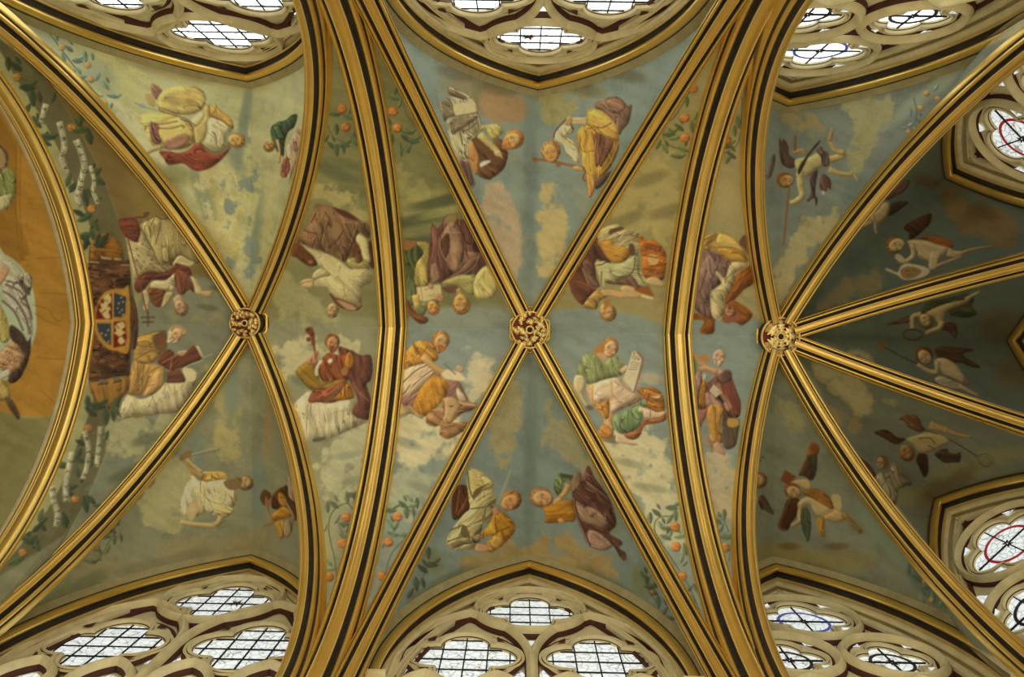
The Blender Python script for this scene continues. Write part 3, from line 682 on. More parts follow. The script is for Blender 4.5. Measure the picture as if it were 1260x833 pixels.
# --- grounds: sky, cloud and haze of each cell
def ground(src):
    for ln in src.strip().splitlines():
        hd, pt = ln.split(':'); k, col, f = hd.split(); q = [tuple(float(v) for v in s.split(',')) for s in pt.split()]; fill(q, hexc(col), float(f), 1, 25, .05, .06)
ground('''
p 8f8a52 0 : -80,-80 100,-80 420,-80 420,450 -80,900
p 4c5038 4 : 1100,420 1120,180 1500,60 1500,950 1180,700 1080,560
p 9a7026 2 : -80,60 20,160 60,240 95,330 108,400 92,470 74,514 28,511 -80,500
p 8a6420 2 : -80,60 5,150 22,200 20,260 30,320 -80,330
p 787240 3 : -80,510 28,514 74,516 60,560 0,660 -80,800
p 645e36 1 : -80,-80 10,80 60,160 105,260 120,330 128,410 118,480 90,560 50,640 -80,800 -60,840 80,660 132,552 150,491 163,447 169,409 158,317 144,266 113,190 50,90 -30,20
p 76602e 2 : -30,10 50,90 113,190 144,266 170,330 300,400 330,380 160,190
p 757654 4 : 168,395 180,360 250,340 320,390 320,430 220,520 130,620 20,740 -60,840 80,660 132,552 150,491 163,447
p a39f68 3 : -40,-20 160,185 320,385 352,270 376,170 380,40 310,100 160,70
p 7d7a54 3 : -40,740 130,620 320,420 350,520 380,640 372,720 300,690 120,730 -60,830
p 7f7b49 3 : 420,-60 345,290 315,385 315,402 490,402 475,290 445,150 400,-30
p 88855a 3 : 315,400 490,402 480,520 455,640 400,800 360,800 390,660 350,510
p 74713f 3 : 400,-30 445,140 475,290 490,402 655,405 560,220 480,60
p 7c846a 3 : 485,400 655,405 560,590 470,770 400,830 450,640
p 7a846b 3 : 440,-40 560,215 655,405 790,170 880,20 790,70 660,105 540,60
p 727c66 3 : 655,405 560,590 470,770 560,720 650,700 760,730 860,800 780,640
p 8c804a 3 : 900,-20 790,170 655,405 830,412 850,280 890,130 940,20
p 7b846b 3 : 650,400 830,408 850,570 880,700 930,840 880,840 780,640
p 8f8450 3 : 960,-40 890,140 850,280 830,412 960,415 935,300 935,180
p 7a836a 3 : 828,408 960,410 930,560 925,680 960,830 900,760 855,590
p 6f735a 3 : 935,110 925,250 960,415 1060,270 1180,140 1300,30 1180,70 1060,110
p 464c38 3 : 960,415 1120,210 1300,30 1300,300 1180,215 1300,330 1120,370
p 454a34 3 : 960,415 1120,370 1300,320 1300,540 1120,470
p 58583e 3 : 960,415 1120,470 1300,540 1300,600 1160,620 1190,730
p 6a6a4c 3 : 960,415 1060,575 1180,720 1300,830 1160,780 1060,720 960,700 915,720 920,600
''')
brush('''
k a9a362 5 .9 : 125,60 180,80 200,130 190,200 150,160 110,110
b 8d9069 30,18 40 .6 : 120,90 60,40
k a89a56 3 .9 1.1 : 232,210 262,203 288,214 302,238 300,290 288,345 270,312 250,272
k a69c5a 3 .8 1.1 : 296,170 312,180 316,240 312,330 304,330 302,250
b 727a5e 7,50 8 .8 : 300,150 316,290
b 6f775c 10,40 -20 .6 : 250,240 285,180
k 9f985a 3 .7 1 : 325,190 338,220 335,300 322,360 318,280
b 9b8a50 40,10 10 .6 : 220,92 290,100
k b0a66c 2 .9 1.2 : 240,215 256,212 262,250 272,300 262,296 250,262 ; 262,206 284,212 292,250 290,300 280,330 272,290 266,250 ; 292,215 302,240 303,290 296,345 289,330 296,280
k b4ab74 2 .9 1 : 130,120 160,130 190,170 214,205 205,206 180,185 150,155
k 76806c 2 .85 1.4 : 300,150 309,180 310,250 313,330 305,345 303,280 302,210 ; 276,215 282,240 284,270 279,272 274,245 ; 284,290 289,310 287,335 282,325 ; 318,200 322,240 320,300 317,280
k aba269 2 .8 1.2 : 330,150 338,190 336,250 330,300 326,250 328,200
k 76806c 2 .7 1.2 : 246,236 252,250 254,270 249,268
b 6b6b38 22,14 10 .5 : 215,215
# nave-side ground of the first bay
b 8d7838 40,30 40 .6 : 190,240 240,300
k 857e4c 6 .7 1.2 : 175,360 220,380 260,372 300,386 280,396 220,392
b 5c5a34 14,4 10 .7 : 270,355 255,378 290,372
k 99935e 5 .85 1.1 : 135,520 180,510 230,505 260,470 250,500 215,545 160,570 130,560
b 55583a 20,7 -20 .6 : 180,540 150,585 200,560
b 6f7a60 16,5 -20 .6 : 118,598 150,570
k 9a8d50 5 .85 1.1 : 255,450 285,440 302,500 295,560 272,560 258,505
b 6a7660 12,40 0 .7 : 240,570 285,480 318,600 340,470
k 98905a 3 .9 1 : 172,590 195,562 225,556 236,580 240,620 225,655 190,655 170,630
b 6e5a38 8,3 -50 .6 : 198,575 186,595 172,610
b 8a7a46 40,14 -10 .6 : 230,672 300,668 110,700
b 94703a 5,50 2 .5 : 330,520
b 68702f 16,8 -40 .4 : 75,720 40,750
# transverse side cells
b 6a6a3c 40,8 8 .6 : 410,200 430,235
k a89a58 6 .8 1.1 : 375,228 420,235 462,262 470,290 440,270 400,250 372,245
b 5f6540 26,7 12 .6 : 425,218 405,208
k 9b945c 6 .8 1.2 : 322,360 340,330 380,360 420,392 360,395
k b3a870 5 .85 1.2 : 330,425 400,412 450,420 430,432 380,448 345,470 335,450
b 6c7254 14,6 20 .6 : 370,470 352,490 455,498
k a9a370 5 .9 1.1 : 400,545 455,515 470,540 462,590 430,620 400,600 388,560
b 7d8060 20,5 -10 .5 : 425,560 440,590
b 97935f 14,50 12 .5 : 400,670 415,640
k 8a8348 5 .8 1.2 : 470,200 520,225 560,250 540,275 500,275 478,250
b 4b522c 40,8 -12 .75 : 515,270 540,248 505,300
b 98904c 26,6 -14 .6 : 540,262 525,240
b 848668 40,12 3 .6 : 600,385 560,395
k b0a372 3 .95 1 : 578,432 598,436 612,450 600,480 575,500 566,470
k b3a770 4 .95 1 : 495,505 530,500 565,520 592,520 575,550 530,575 495,570 485,540
k 9c9a6c 5 .8 1.2 : 480,580 530,580 560,578 535,620 500,640 470,640
b 6c7058 20,6 20 .5 : 500,545 520,600
k a0904e 8 .7 1.2 : 780,200 830,200 845,250 835,300 780,290 745,290
b 6b6434 26,8 -20 .5 : 800,220 820,260 770,270
k b0a46e 4 .95 1 : 728,540 760,530 800,520 818,540 832,600 800,620 770,600
k aea470 6 .85 1 : 780,600 830,590 850,640 830,690 810,660
b 868258 24,5 12 .6 : 775,570 800,600
k a89462 6 .8 1.1 : 862,570 900,560 912,600 905,640 880,640
b a08c50 20,40 0 .5 : 890,240
b b19c6e 18,8 5 .6 : 770,470 800,465
# window cells of the middle bay
b 85784a 40,16 10 .8 : 610,128 580,110
k 98784a 4 .85 1 : 592,110 640,118 652,140 640,150 615,150 595,140
k 978a4c 5 .8 1 : 664,120 690,112 720,118 700,140 680,160 668,150
k 9f8961 3 .95 1 : 596,236 622,224 638,258 642,318 636,362 612,334 584,288
k a8955a 3 .95 1 : 677,218 690,252 702,268 697,302 682,332 664,352 659,300 662,250
b 6b7460 10,60 -3 .7 : 650,290 652,200
b 8a8a60 24,12 60 .5 : 740,120 720,250
k 94834f 3 .8 1 : 604,470 634,462 640,520 628,580 606,570 598,525
k 928554 3 .8 1 : 668,466 682,490 684,510 704,528 722,552 738,594 716,588 690,560 672,556 664,530 672,510
b 667058 9,70 2 .7 : 653,520 652,600
k 947a42 4 .9 1 : 640,676 664,660 680,650 700,662 715,668 760,700 740,715 640,695
k 8c7844 4 .9 1 : 560,690 590,672 625,662 640,670 630,695 580,705
b 6e6e38 14,20 -40 .6 : 530,690 790,715 745,640
b 8b7440 16,8 -30 .6 : 740,690
# apse
k 8f7c48 4 .9 1 : 962,135 990,130 1012,150 1006,168 985,165 965,155
k 8f8650 4 .85 1 : 1030,120 1100,118 1080,170 1060,215 1040,200 1052,160
b 8b9068 40,9 -42 .6 : 1120,130 1160,100
k 958754 3 .95 1 : 948,372 950,330 972,300 985,275 1002,262 1016,268 1030,262 1028,285 1005,305 985,330 965,365
b 5f6d5c 24,10 -60 .5 : 1050,230
k 625430 4 .85 1 : 1000,392 1030,350 1055,335 1075,332 1090,345 1075,362 1040,372
k 604a24 5 .85 1 : 1160,230 1200,250 1250,270 1240,310 1190,290 1160,262
b 4e3a1c 20,8 20 .7 : 1210,262 1140,222
k 6a6030 4 .7 1 : 1030,375 1080,372 1050,392 1000,405
b 4d3c1c 30,20 0 .6 : 1230,400 1250,460
k 75683a 4 .85 1 : 1000,445 1040,428 1075,438 1080,448 1040,448 1005,460
k 7a6f42 3 .95 1 : 998,452 1028,450 1052,462 1072,478 1076,500 1062,515 1050,508 1035,490 1010,478
k 766236 3 .9 1 : 1004,494 1035,502 1056,520 1052,538 1035,528 1015,512
k 756c3c 4 .8 1 : 1085,490 1120,495 1112,506 1090,500 
b 6b6030 40,12 -8 .6 : 1130,610 1180,580 1230,560
k 7d7444 4 .8 1 : 950,480 975,495 985,520 975,535 962,525 952,505
b 7a6a34 40,14 0 .7 : 990,690 960,680 1040,690
b 5c4416 14,5 0 .6 : 970,672 1030,672
b 6f7a56 14,40 -40 .6 : 1110,680 1080,650
b 4c6040 20,8 45 .5 : 1130,715 1150,735
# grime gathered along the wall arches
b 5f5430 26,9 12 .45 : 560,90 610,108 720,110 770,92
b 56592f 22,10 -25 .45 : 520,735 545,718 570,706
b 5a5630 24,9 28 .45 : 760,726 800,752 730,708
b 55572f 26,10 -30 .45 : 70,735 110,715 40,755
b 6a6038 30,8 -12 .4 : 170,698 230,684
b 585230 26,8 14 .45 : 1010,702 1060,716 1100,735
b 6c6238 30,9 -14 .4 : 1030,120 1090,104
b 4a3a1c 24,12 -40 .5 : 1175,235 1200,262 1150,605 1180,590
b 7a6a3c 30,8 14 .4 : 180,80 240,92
''')
# --- first bay: window side above
fig('painted_figure', 'painted seated man in a yellow robe over a red mantle, with a sword', 166, 98, '''
c 8c6748 60 .3 : 190,70 240,50 300,100 340,150 265,245 220,190
p a48c52 : 130,180 200,180 245,240 252,330 170,315 145,260
c 86422a 10 .3 : 300,885 420,880 560,900 700,830 740,730 830,790 940,900 1050,880 1165,770 1180,830 1080,970 940,1080 800,1125 700,1100 590,1030 420,1050 350,960
p 7c6844 1.5 : 830,790 960,870 1100,830 1170,740 1185,815 1110,890 980,930 880,880
c b09a52 15 .16 : 270,260 330,150 450,95 600,75 780,92 862,180 872,265 820,370 700,412 520,430 400,405 300,380
b c0a050 14,5 10 .5 : 640,220
b 9c7a44 8,4 20 .6 : 480,290 690,270
l 7d5a3a 1.6 .8 : 330,350 520,410 720,410 860,300
c b39c50 -10 .24 : 60,470 130,420 300,405 500,440 650,510 720,600 738,700 700,800 560,860 380,850 250,830 200,790 160,690 110,600
c 7b523c 60 .35 : 185,545 290,560 300,690 335,760 260,795 195,720
c 946c4c -35 .2 : 345,765 480,690 610,660 680,720 600,820 480,860 380,850
p bda556 1 : 295,615 520,605 640,600 690,650 600,660 420,720 345,750
l 6e4d34 1.6 : 190,522 330,545 520,510 ; 270,592 420,602 580,560 ; 190,650 300,690 ; 560,480 680,540 735,640
l c8b46c 1.2 : 280,575 420,540 560,525 ; 300,612 480,612
t a8905a 6 4 : 330,830 250,850 150,900 160,950
s aa9450 : 840,400 880,290 935,400 925,480 895,570 880,650 850,740 760,800 735,690 730,590 800,530 850,450
s b8a668 : 690,500 750,440 830,400 855,450 800,540 735,585 700,540
c b8aa74 70 .2 : 920,475 1040,480 1130,545 1195,620 1120,660 1115,760 1090,840 980,860 880,800 860,740 905,640 890,560
l 8a7850 .9 : 960,560 1060,640 1040,760 ; 900,650 980,720 1060,800 ; 1000,520 1110,590
c b48e42 40 .15 : 930,320 1000,325 1080,400 1180,470 1215,570 1195,610 1080,520 930,450 920,380
l 6e4c2c 1 : 915,300 915,430 940,450 1080,500 1190,600 ; 1000,310 990,370 940,430
l 7c8878 1.6 : 0,285 120,335 300,385
l 6a4a30 1.2 : 300,340 330,390 600,470 740,560
b 7f8d80 6,3 25 .7 : 90,320
H b58f4a 10 20 .3 0 0 a5793a : 1250,745
''')
fig('painted_figure', 'painted half-hidden figure in green and white, reaching down', 330, 130, '''
c b7a06c 80 .3 : 300,380 420,260 440,420 380,600 340,720 290,860 250,980 240,860 200,700 210,560
c 4c5f3c 60 .35 : 30,280 120,200 210,180 300,110 360,120 320,260 240,330 200,480 190,620 110,560 50,430
c a0815c 80 .3 : 330,330 420,240 440,420 360,560 300,520
c 8a4f38 70 .3 : 180,690 240,630 270,760 220,880 150,850
l 6b3a28 1.2 : 170,820 240,640
t b09058 3.5 3 : 110,420 140,560 130,700
H a98448 7 140 .4 0 0 8a5f34 : 20,500
''')
# --- first bay: nave side, knights and bishop
fig('painted_figure', 'painted cleric in a brown stole and white alb holding a staff with a double cross', 144, 250, '''
c 9d8c50 80 .2 : 280,260 380,190 480,160 620,190 720,270 830,380 960,560 1020,720 940,740 800,640 720,680 690,770 560,760 470,680 420,540 340,400
b 7c6d3e 3,9 10 .5 : 440,330 520,280
l 4e3520 1.2 : 280,320 420,530 480,680 560,760 690,770 720,670 780,630 880,680 960,735 1020,715 ; 290,240 400,190 480,160 540,190 620,185
l 5b4024 1 : 460,190 410,280 410,420 ; 530,240 520,330 470,500
c a6965e 30 .15 : 110,420 240,470 280,330 350,420 420,540 480,680 560,760 690,780 640,860 420,840 300,900 220,1000 180,800
b 6a5a36 2,1.2 30 .7 : 240,560 310,500 260,640 330,720 420,700 380,640 290,800 240,820 350,800 450,790 510,740 400,560 340,440 560,800 240,700
c 6a3420 0 .3 : 20,200 220,190 285,330 260,460 220,480 130,430 60,340
l 8a5538 .8 : 70,300 250,310 ; 90,350 265,360 ; 120,390 260,400 ; 60,250 240,250
l 5f3a22 2.2 : 200,190 260,170 330,170 390,120 330,130 360,160
c a8985e 0 .12 : 690,770 720,680 790,640 880,690 960,735 900,790 800,770
c 6b3522 -10 .3 : 210,1000 290,880 420,840 590,850 700,780 720,735 800,760 890,800 920,890 860,870 760,820 700,860 600,945 430,950 330,1070 250,1100
l a06a42 1 : 280,980 340,880 ; 380,1040 440,920 560,870 700,850 800,780 ; 250,1130 400,1000
c b0a068 20 .15 : 440,960 600,945 710,860 730,900 720,1050 640,1080 420,1060
c 70401f -60 .35 : 380,1050 560,1060 600,1110 540,1270 460,1260 400,1180
c a5955c -50 .12 : 590,1110 700,1100 660,1180 580,1280 550,1270
c 6b3c24 70 .3 : 710,860 800,830 880,880 950,1000 950,1100 890,1060 820,1120 760,1110 720,1010
c a89860 60 .15 : 900,900 990,940 1050,1070 1060,1130 970,1110 940,1000
l 9f7440 1.4 : 740,900 780,1110 ; 830,860 930,1000 950,1110 ; 600,1110 540,1260
s ab8a52 : 1030,1090 1130,1080 1180,1090 1150,1120 1180,1140 1100,1150 1050,1140
t a99a62 8 5 : 330,1080 370,1180 350,1260
s b08e56 : 320,1270 380,1260 390,1310 340,1330
l 6d4a22 2 : 130,430 200,700 270,950 340,1250 370,1340
l 5f4324 2.4 : 300,1403 460,1402 ; 318,1463 440,1460 ; 378,1340 380,1505
s a98a56 : 690,1180 760,1120 810,1190 780,1260 720,1250
H a9895a 9.5 70 .3 0 0 8a6a45 : 790,1285
''')
fig('painted_figure', 'painted kneeling bishop in an ochre cope reading a large brown book', 144, 395, '''
c a89a66 70 .16 : 20,1150 130,900 280,960 440,910 520,830 570,760 830,740 800,590 900,570 990,640 990,700 930,850 880,990 760,1110 560,1140 340,1160 60,1200
l 857648 .9 : 560,900 600,770 ; 620,760 650,850 ; 700,760 720,900 ; 440,930 380,1060 ; 850,700 780,840 ; 930,720 880,900 760,1020 ; 180,1000 120,1150
p b6a872 1 : 810,600 900,580 975,640 950,740 860,720
c a07a38 -70 .25 : 150,700 200,490 280,470 420,520 560,560 580,640 420,780 340,870 300,920 110,890
l 6a4e22 1 : 250,500 270,860 ; 330,540 300,880 ; 520,560 400,640 340,860
c ad8444 -60 .2 : 600,640 570,590 500,600 420,680 350,840 310,920 440,900 540,820 590,740
b c29a58 6,2.5 -60 .4 : 470,740
c 6b3a20 -10 .3 : 590,650 700,600 780,610 840,740 700,760 600,750
p 5c6a38 1 : 580,600 610,640 610,740 560,740
c 9e7830 10 .2 : 240,200 400,150 560,115 600,150 610,330 560,370 480,480 400,520 300,525 210,470 200,440
p 6b4f24 1 : 440,200 560,120 605,160 610,300 560,370 470,330
p 7c4524 1 : 500,180 560,170 580,280 520,300
l 5b5a2c 1.3 : 250,190 560,115 605,160 610,320
l 6f5020 1.1 : 240,460 400,370 520,340
c 683519 -30 .25 : 500,500 560,390 640,345 700,390 720,420 850,380 950,300 1050,450 900,520 760,600 660,610 570,560
l b09058 1.5 : 560,510 720,420 ; 650,600 670,470
q b6aa78 : 960,300 1005,310 1060,445 1045,450
l a89868 1.6 : 1050,450 1160,405 ; 720,600 900,540 1050,480
s a8845a : 740,380 820,360 870,370 820,430 760,420
H b5925c 11 -35 .6 1 0 b09a66 : 720,160
p a07a48 1 : 650,100 700,50 780,50 855,120 830,160 800,110 720,80 680,140
p 7c6c36 1 : 190,1130 230,1125 310,1140 320,1180 230,1195 185,1170
l 6e5a34 1.4 : 90,1190 160,1180 ; 370,1155 440,1150 ; 690,1130 740,1105
''')
fig('painted_arms', 'painted oval coat of arms quartered in red, white and blue on a dark castle tower', 90, 280, '''
c 5d3c20 0 .5 : 180,420 330,420 350,370 480,390 520,390 620,420 700,470 700,1500 690,1830 600,1850 480,1840 300,1900 190,1890 230,1500 260,1130 220,800
b 8a6844 4,1.6 20 .6 : 250,470 290,600 420,520 270,740 590,590 500,640 280,1550 360,1640 470,1700 300,1760 600,1580
b 43240f 5,2 10 .5 : 350,560 460,580 230,680 560,700 300,1600 420,1750
c 8a5a1a 10 .2 : 200,400 205,250 280,130 380,70 440,85 560,160 610,300 620,420 590,400 520,390 500,370 480,390 350,370 330,420
l 5a3c18 1.2 : 330,230 430,180 480,60 ; 300,410 310,300 ; 200,400 205,240 ; 620,400 600,280
q a48a58 .4 : 340,350 475,375 475,395 345,385 ; 505,372 600,385 600,402 505,398 ; 170,410 325,425 325,440 170,430 ; 590,450 700,460 700,470 590,462
c 8a6426 80 .2 : 190,1915 300,1900 480,1850 680,1830 690,1980 600,2100 520,2200 400,2240 320,2200 250,2100
q 6e6544 .5 : 315,1860 420,1870 450,1900 320,1930 ; 490,1850 590,1830 595,1880 500,1900
l 50300f 2 : 310,1930 420,1915 ; 500,1905 590,1880
c 5a4028 85 .3 : 660,850 720,840 780,980 800,1200 780,1450 740,1500 680,1420 670,1000
l 6a2c14 3 : 755,1000 765,1220
l 8a6a48 1 : 690,900 700,1100 ; 660,900 680,850
p a87a2a : 360,820 480,760 620,750 690,760 690,1500 560,1520 440,1500 330,1400 262,1250 262,1120 290,960
q 6e1c0c .5 : 480,810 480,1125 275,1125 300,960 380,860
q 31424a .5 : 500,800 650,850 640,1100 500,1100
q 31424a .5 : 290,1180 465,1180 465,1450 390,1400 310,1280
q 741c0c .5 : 495,1160 640,1150 660,1350 640,1450 490,1480
p b3a060 .5 : 370,860 430,820 470,860 465,930 430,940 470,1010 440,1030 460,1110 400,1120 350,1060 310,1000 350,1000 330,930 380,930
p b3a060 .5 : 560,1170 620,1160 640,1220 600,1260 650,1290 600,1330 640,1400 590,1440 550,1400 560,1340 500,1300 530,1270 510,1210
l 6e1c0c 1 : 330,880 420,900 ; 320,1080 400,1010 ; 450,940 420,970 ; 520,1190 560,1240 ; 540,1360 590,1330
b a5813a 1.6,1.6 0 .9 : 545,990 600,1010 570,1040 610,1070 560,930 590,860 610,910 400,1320 430,1400 350,1300 430,1260 380,1400
l b08a40 2 .9 : 490,800 485,1490 ; 262,1150 650,1130
b b08230 4,4 0 .9 : 630,800 640,1100 590,1500
''')
CUR[:] = [0, 0, 0, 1.]
fig('painted_figure', 'painted bearded man raising a curved knife, in a pale yellow tunic beside clouds', 166, 545, '''
c b0a26a 75 .2 : 700,400 800,470 1080,440 1180,480 1260,560 1250,700 1200,800 1120,870 1000,900 880,860 700,920 570,860 590,640
l 9a7238 1.6 : 800,490 810,700 790,830 ; 840,500 880,680 1000,740 1150,800 ; 850,620 840,790 ; 1050,560 1180,660 1250,740
l c8bc84 1.4 : 820,520 830,700 880,820 ; 1000,520 1150,640 ; 940,600 1080,660 1180,700
p a9925c 1.5 .8 : 660,740 780,720 780,830 700,960 640,900
c b08a3e 0 .25 : 830,360 950,350 1090,360 1160,430 1060,450 930,470 850,470
l 8c5a28 1.1 : 850,470 880,380 ; 940,460 940,380 ; 1040,440 1010,370
t 9b7c40 5 8 : 630,160 680,310 760,380 850,420
t b39c5c 3 4 : 640,190 720,280 830,360
p 7d6534 : 545,200 560,150 630,110 690,90 710,130 690,170 640,190 580,220
l a39562 2 : 700,140 860,90 1000,60
l 6c6040 .9 : 720,150 960,105 1040,70
H a88a50 10 10 -.2 1 0 7a6036 : 1350,490
p 7a6238 1.2 : 1090,480 1180,440 1260,450 1300,520 1260,570 1150,570
c b09a58 10 .2 : 960,770 1040,760 1200,800 1200,850 1100,920 1000,850
t a08a54 7 6 : 1060,900 1000,1000 800,1010 660,990 560,970
''')
fig('painted_figure', 'painted dark-haired man in brown and ochre bent over an open box', 270, 585, '''
c 8c7650 80 .3 : 830,40 880,0 960,0 980,300 990,500 900,420 850,240
c 4e2c10 60 .4 : 640,300 690,200 800,130 840,140 850,260 960,380 940,560 880,500 700,420 650,400
c 97661a 60 .25 : 720,220 790,230 830,300 820,380 740,360
c a06e1e 20 .2 : 640,500 740,400 820,390 890,480 740,540 640,560
l 8a5a24 2.5 : 550,620 700,570 880,500
c 96722e 80 .2 : 670,600 800,560 790,760 720,760
c 86704a 80 .3 : 800,580 900,540 900,640 850,760 800,740
t 9a7c48 3 3 : 800,300 880,440 920,540
p 8c5a38 .6 : 560,240 600,280 630,330 620,400 570,370
p 5a3c18 .7 : 555,175 620,210 640,270 600,300 580,260 560,290 560,370 520,330 500,270 520,210
l 8a5030 1.6 : 590,380 620,480
''')
fig('painted_figure', 'painted friar in a white tunic and brown cloak, arm stretched out', 350, 240, '''
c 7c5c38 70 .3 : 150,570 230,440 310,320 380,120 500,120 620,150 780,220 920,300 960,340 1040,360 1050,520 1000,520 920,460 860,640 740,820 690,820 520,720 380,660 200,600
b 93764a 8,11 10 .7 : 620,440 500,220
p 5b371e 1 : 600,150 780,210 910,300 860,310 720,260 640,200
l 5c3c20 1.6 : 500,210 560,300 ; 540,340 450,520 450,640 ; 380,540 340,640 ; 900,380 830,620 750,810 ; 680,600 640,690 ; 720,440 640,560 540,640 ; 380,230 330,330 ; 230,430 400,480
l a58c5c 1.4 : 470,220 420,330 ; 510,340 460,590 ; 520,590 515,690 ; 880,390 800,620 ; 700,690 690,800 ; 320,360 400,440 ; 700,330 900,340 ; 240,540 330,560
c 6d4020 60 .2 : 150,590 300,680 380,780 410,850 330,880 240,840 150,770 90,740
b a07850 3,2.5 0 .7 : 320,820
c 6b4424 80 .25 : 830,640 880,570 940,680 960,800 900,850 860,830 800,780
c 5a331b 85 .2 : 1040,560 1080,600 1110,760 1100,900 1040,860 1020,700
c 9c8c50 20 .2 : 770,800 870,770 900,840 990,820 1040,900 900,910 800,880
c b2a468 40 .12 : 190,590 330,660 520,720 690,810 790,890 900,910 1010,910 1090,980 1060,1080 960,1130 950,1250 950,1370 900,1400 800,1340 650,1290 560,1210 530,1130 380,1120 370,1050 440,1010 560,990 430,880 360,760
c ac9e66 0 .12 : 350,970 450,900 560,980 460,1000 370,1040
c b4a76a 30 .1 : 910,480 1010,540 1040,680 1060,830 1000,820 960,760 930,640 880,560
l 8c7c48 1 : 440,880 580,980 ; 640,1000 720,1080 740,1250 ; 830,1090 900,1180 ; 470,1000 380,1030 ; 840,1000 960,1000 1060,980
l 5e4a28 1 : 750,830 800,890 830,910 ; 960,830 1040,910
s b3985c : 180,1090 240,1040 350,1030 360,1100 340,1140 230,1140 180,1120 240,1100
l 8a5f3a 1 : 190,1080 330,1050
c 6e4526 30 .2 : 560,1210 640,1260 780,1310 920,1400 800,1420 700,1380 620,1320
p a9835a 1 : 650,1290 800,1340 890,1400 800,1415 720,1370
l 4e2a14 1.4 : 560,1215 640,1330 720,1390 ; 900,1410 950,1360
H b0905c 8.5 100 .3 0 0 95774c : 590,1420
''')
fig('painted_figure', 'painted bearded saint in a brown cope with a red and green robe, holding a knobbed staff', 350, 398, '''
c b3a572 78 .16 : 120,1010 200,910 330,820 420,960 580,980 760,920 900,960 850,1100 960,1180 1040,1190 960,1240 820,1300 640,1380 500,1440 420,1440 280,1440 240,1380 180,1200
l 8e8254 1 : 330,980 350,1120 420,1380 ; 480,980 540,1200 530,1400 ; 600,1110 640,1080 800,1060 ; 640,1120 630,1370 ; 790,1080 810,1300 ; 860,1160 860,1280
l c6ba88 1.6 : 400,1000 420,1200 ; 590,1060 600,1300 ; 700,1110 690,1320 ; 250,950 260,1250
c 6d402a 80 .25 : 660,290 760,310 840,340 940,390 1060,395 1085,560 1060,700 1010,750 1060,920 1070,1100 1040,1180 960,1180 850,1130 840,1060 900,960 850,800 760,640 700,480
b 835238 4,10 -10 .5 : 930,560 960,900
c 83461f 60 .3 : 430,480 540,360 700,400 820,350 850,480 800,620 760,720 560,760 450,680 420,580
c 9e6a20 80 .25 : 780,360 820,360 860,460 820,560 760,530 740,460
c 8a6a1e 40 .2 : 140,605 270,470 400,490 380,560 420,640 460,720 740,690 760,760 520,840 350,820 300,800
c 7c4526 -30 .4 : 290,960 380,800 520,800 740,700 760,760 740,900 600,970 420,970
l 6a6030 2.5 : 500,960 640,840 740,750 ; 460,760 600,710
c a06a1c 85 .25 : 660,880 760,740 820,760 860,880 820,930 640,950 600,920
l 4e2a10 1.3 : 740,750 740,890 ; 690,820 690,880 ; 780,780 800,790 790,800
p b9b088 .8 : 380,640 370,580 400,500 440,450 470,460 430,520 410,580 415,640
p c0b894 .8 : 530,460 580,425 590,470 550,490
l b4866a 1.2 : 840,730 920,850 1040,950
p 97683a 1 : 700,560 760,540 780,600 740,640 700,620
H ac7c4a 10 -80 .45 1 0 8a5426 : 585,235
h 8a7a4a 13 : 560,215
l 7a3f22 3.2 : 370,330 345,200 310,80
p 7d4324 : 265,60 340,45 365,120 380,260 340,270 320,160 270,110
b 6a3018 3,3 0 .9 : 290,80 295,195 340,130
s a8744c : 270,460 340,400 370,340 420,350 400,430 410,490 330,510 280,500
l 6a4022 1 : 330,430 320,490 ; 370,350 385,420
p 5e5c3c 1 : 350,1420 430,1400 510,1405 470,1440 360,1460
''')
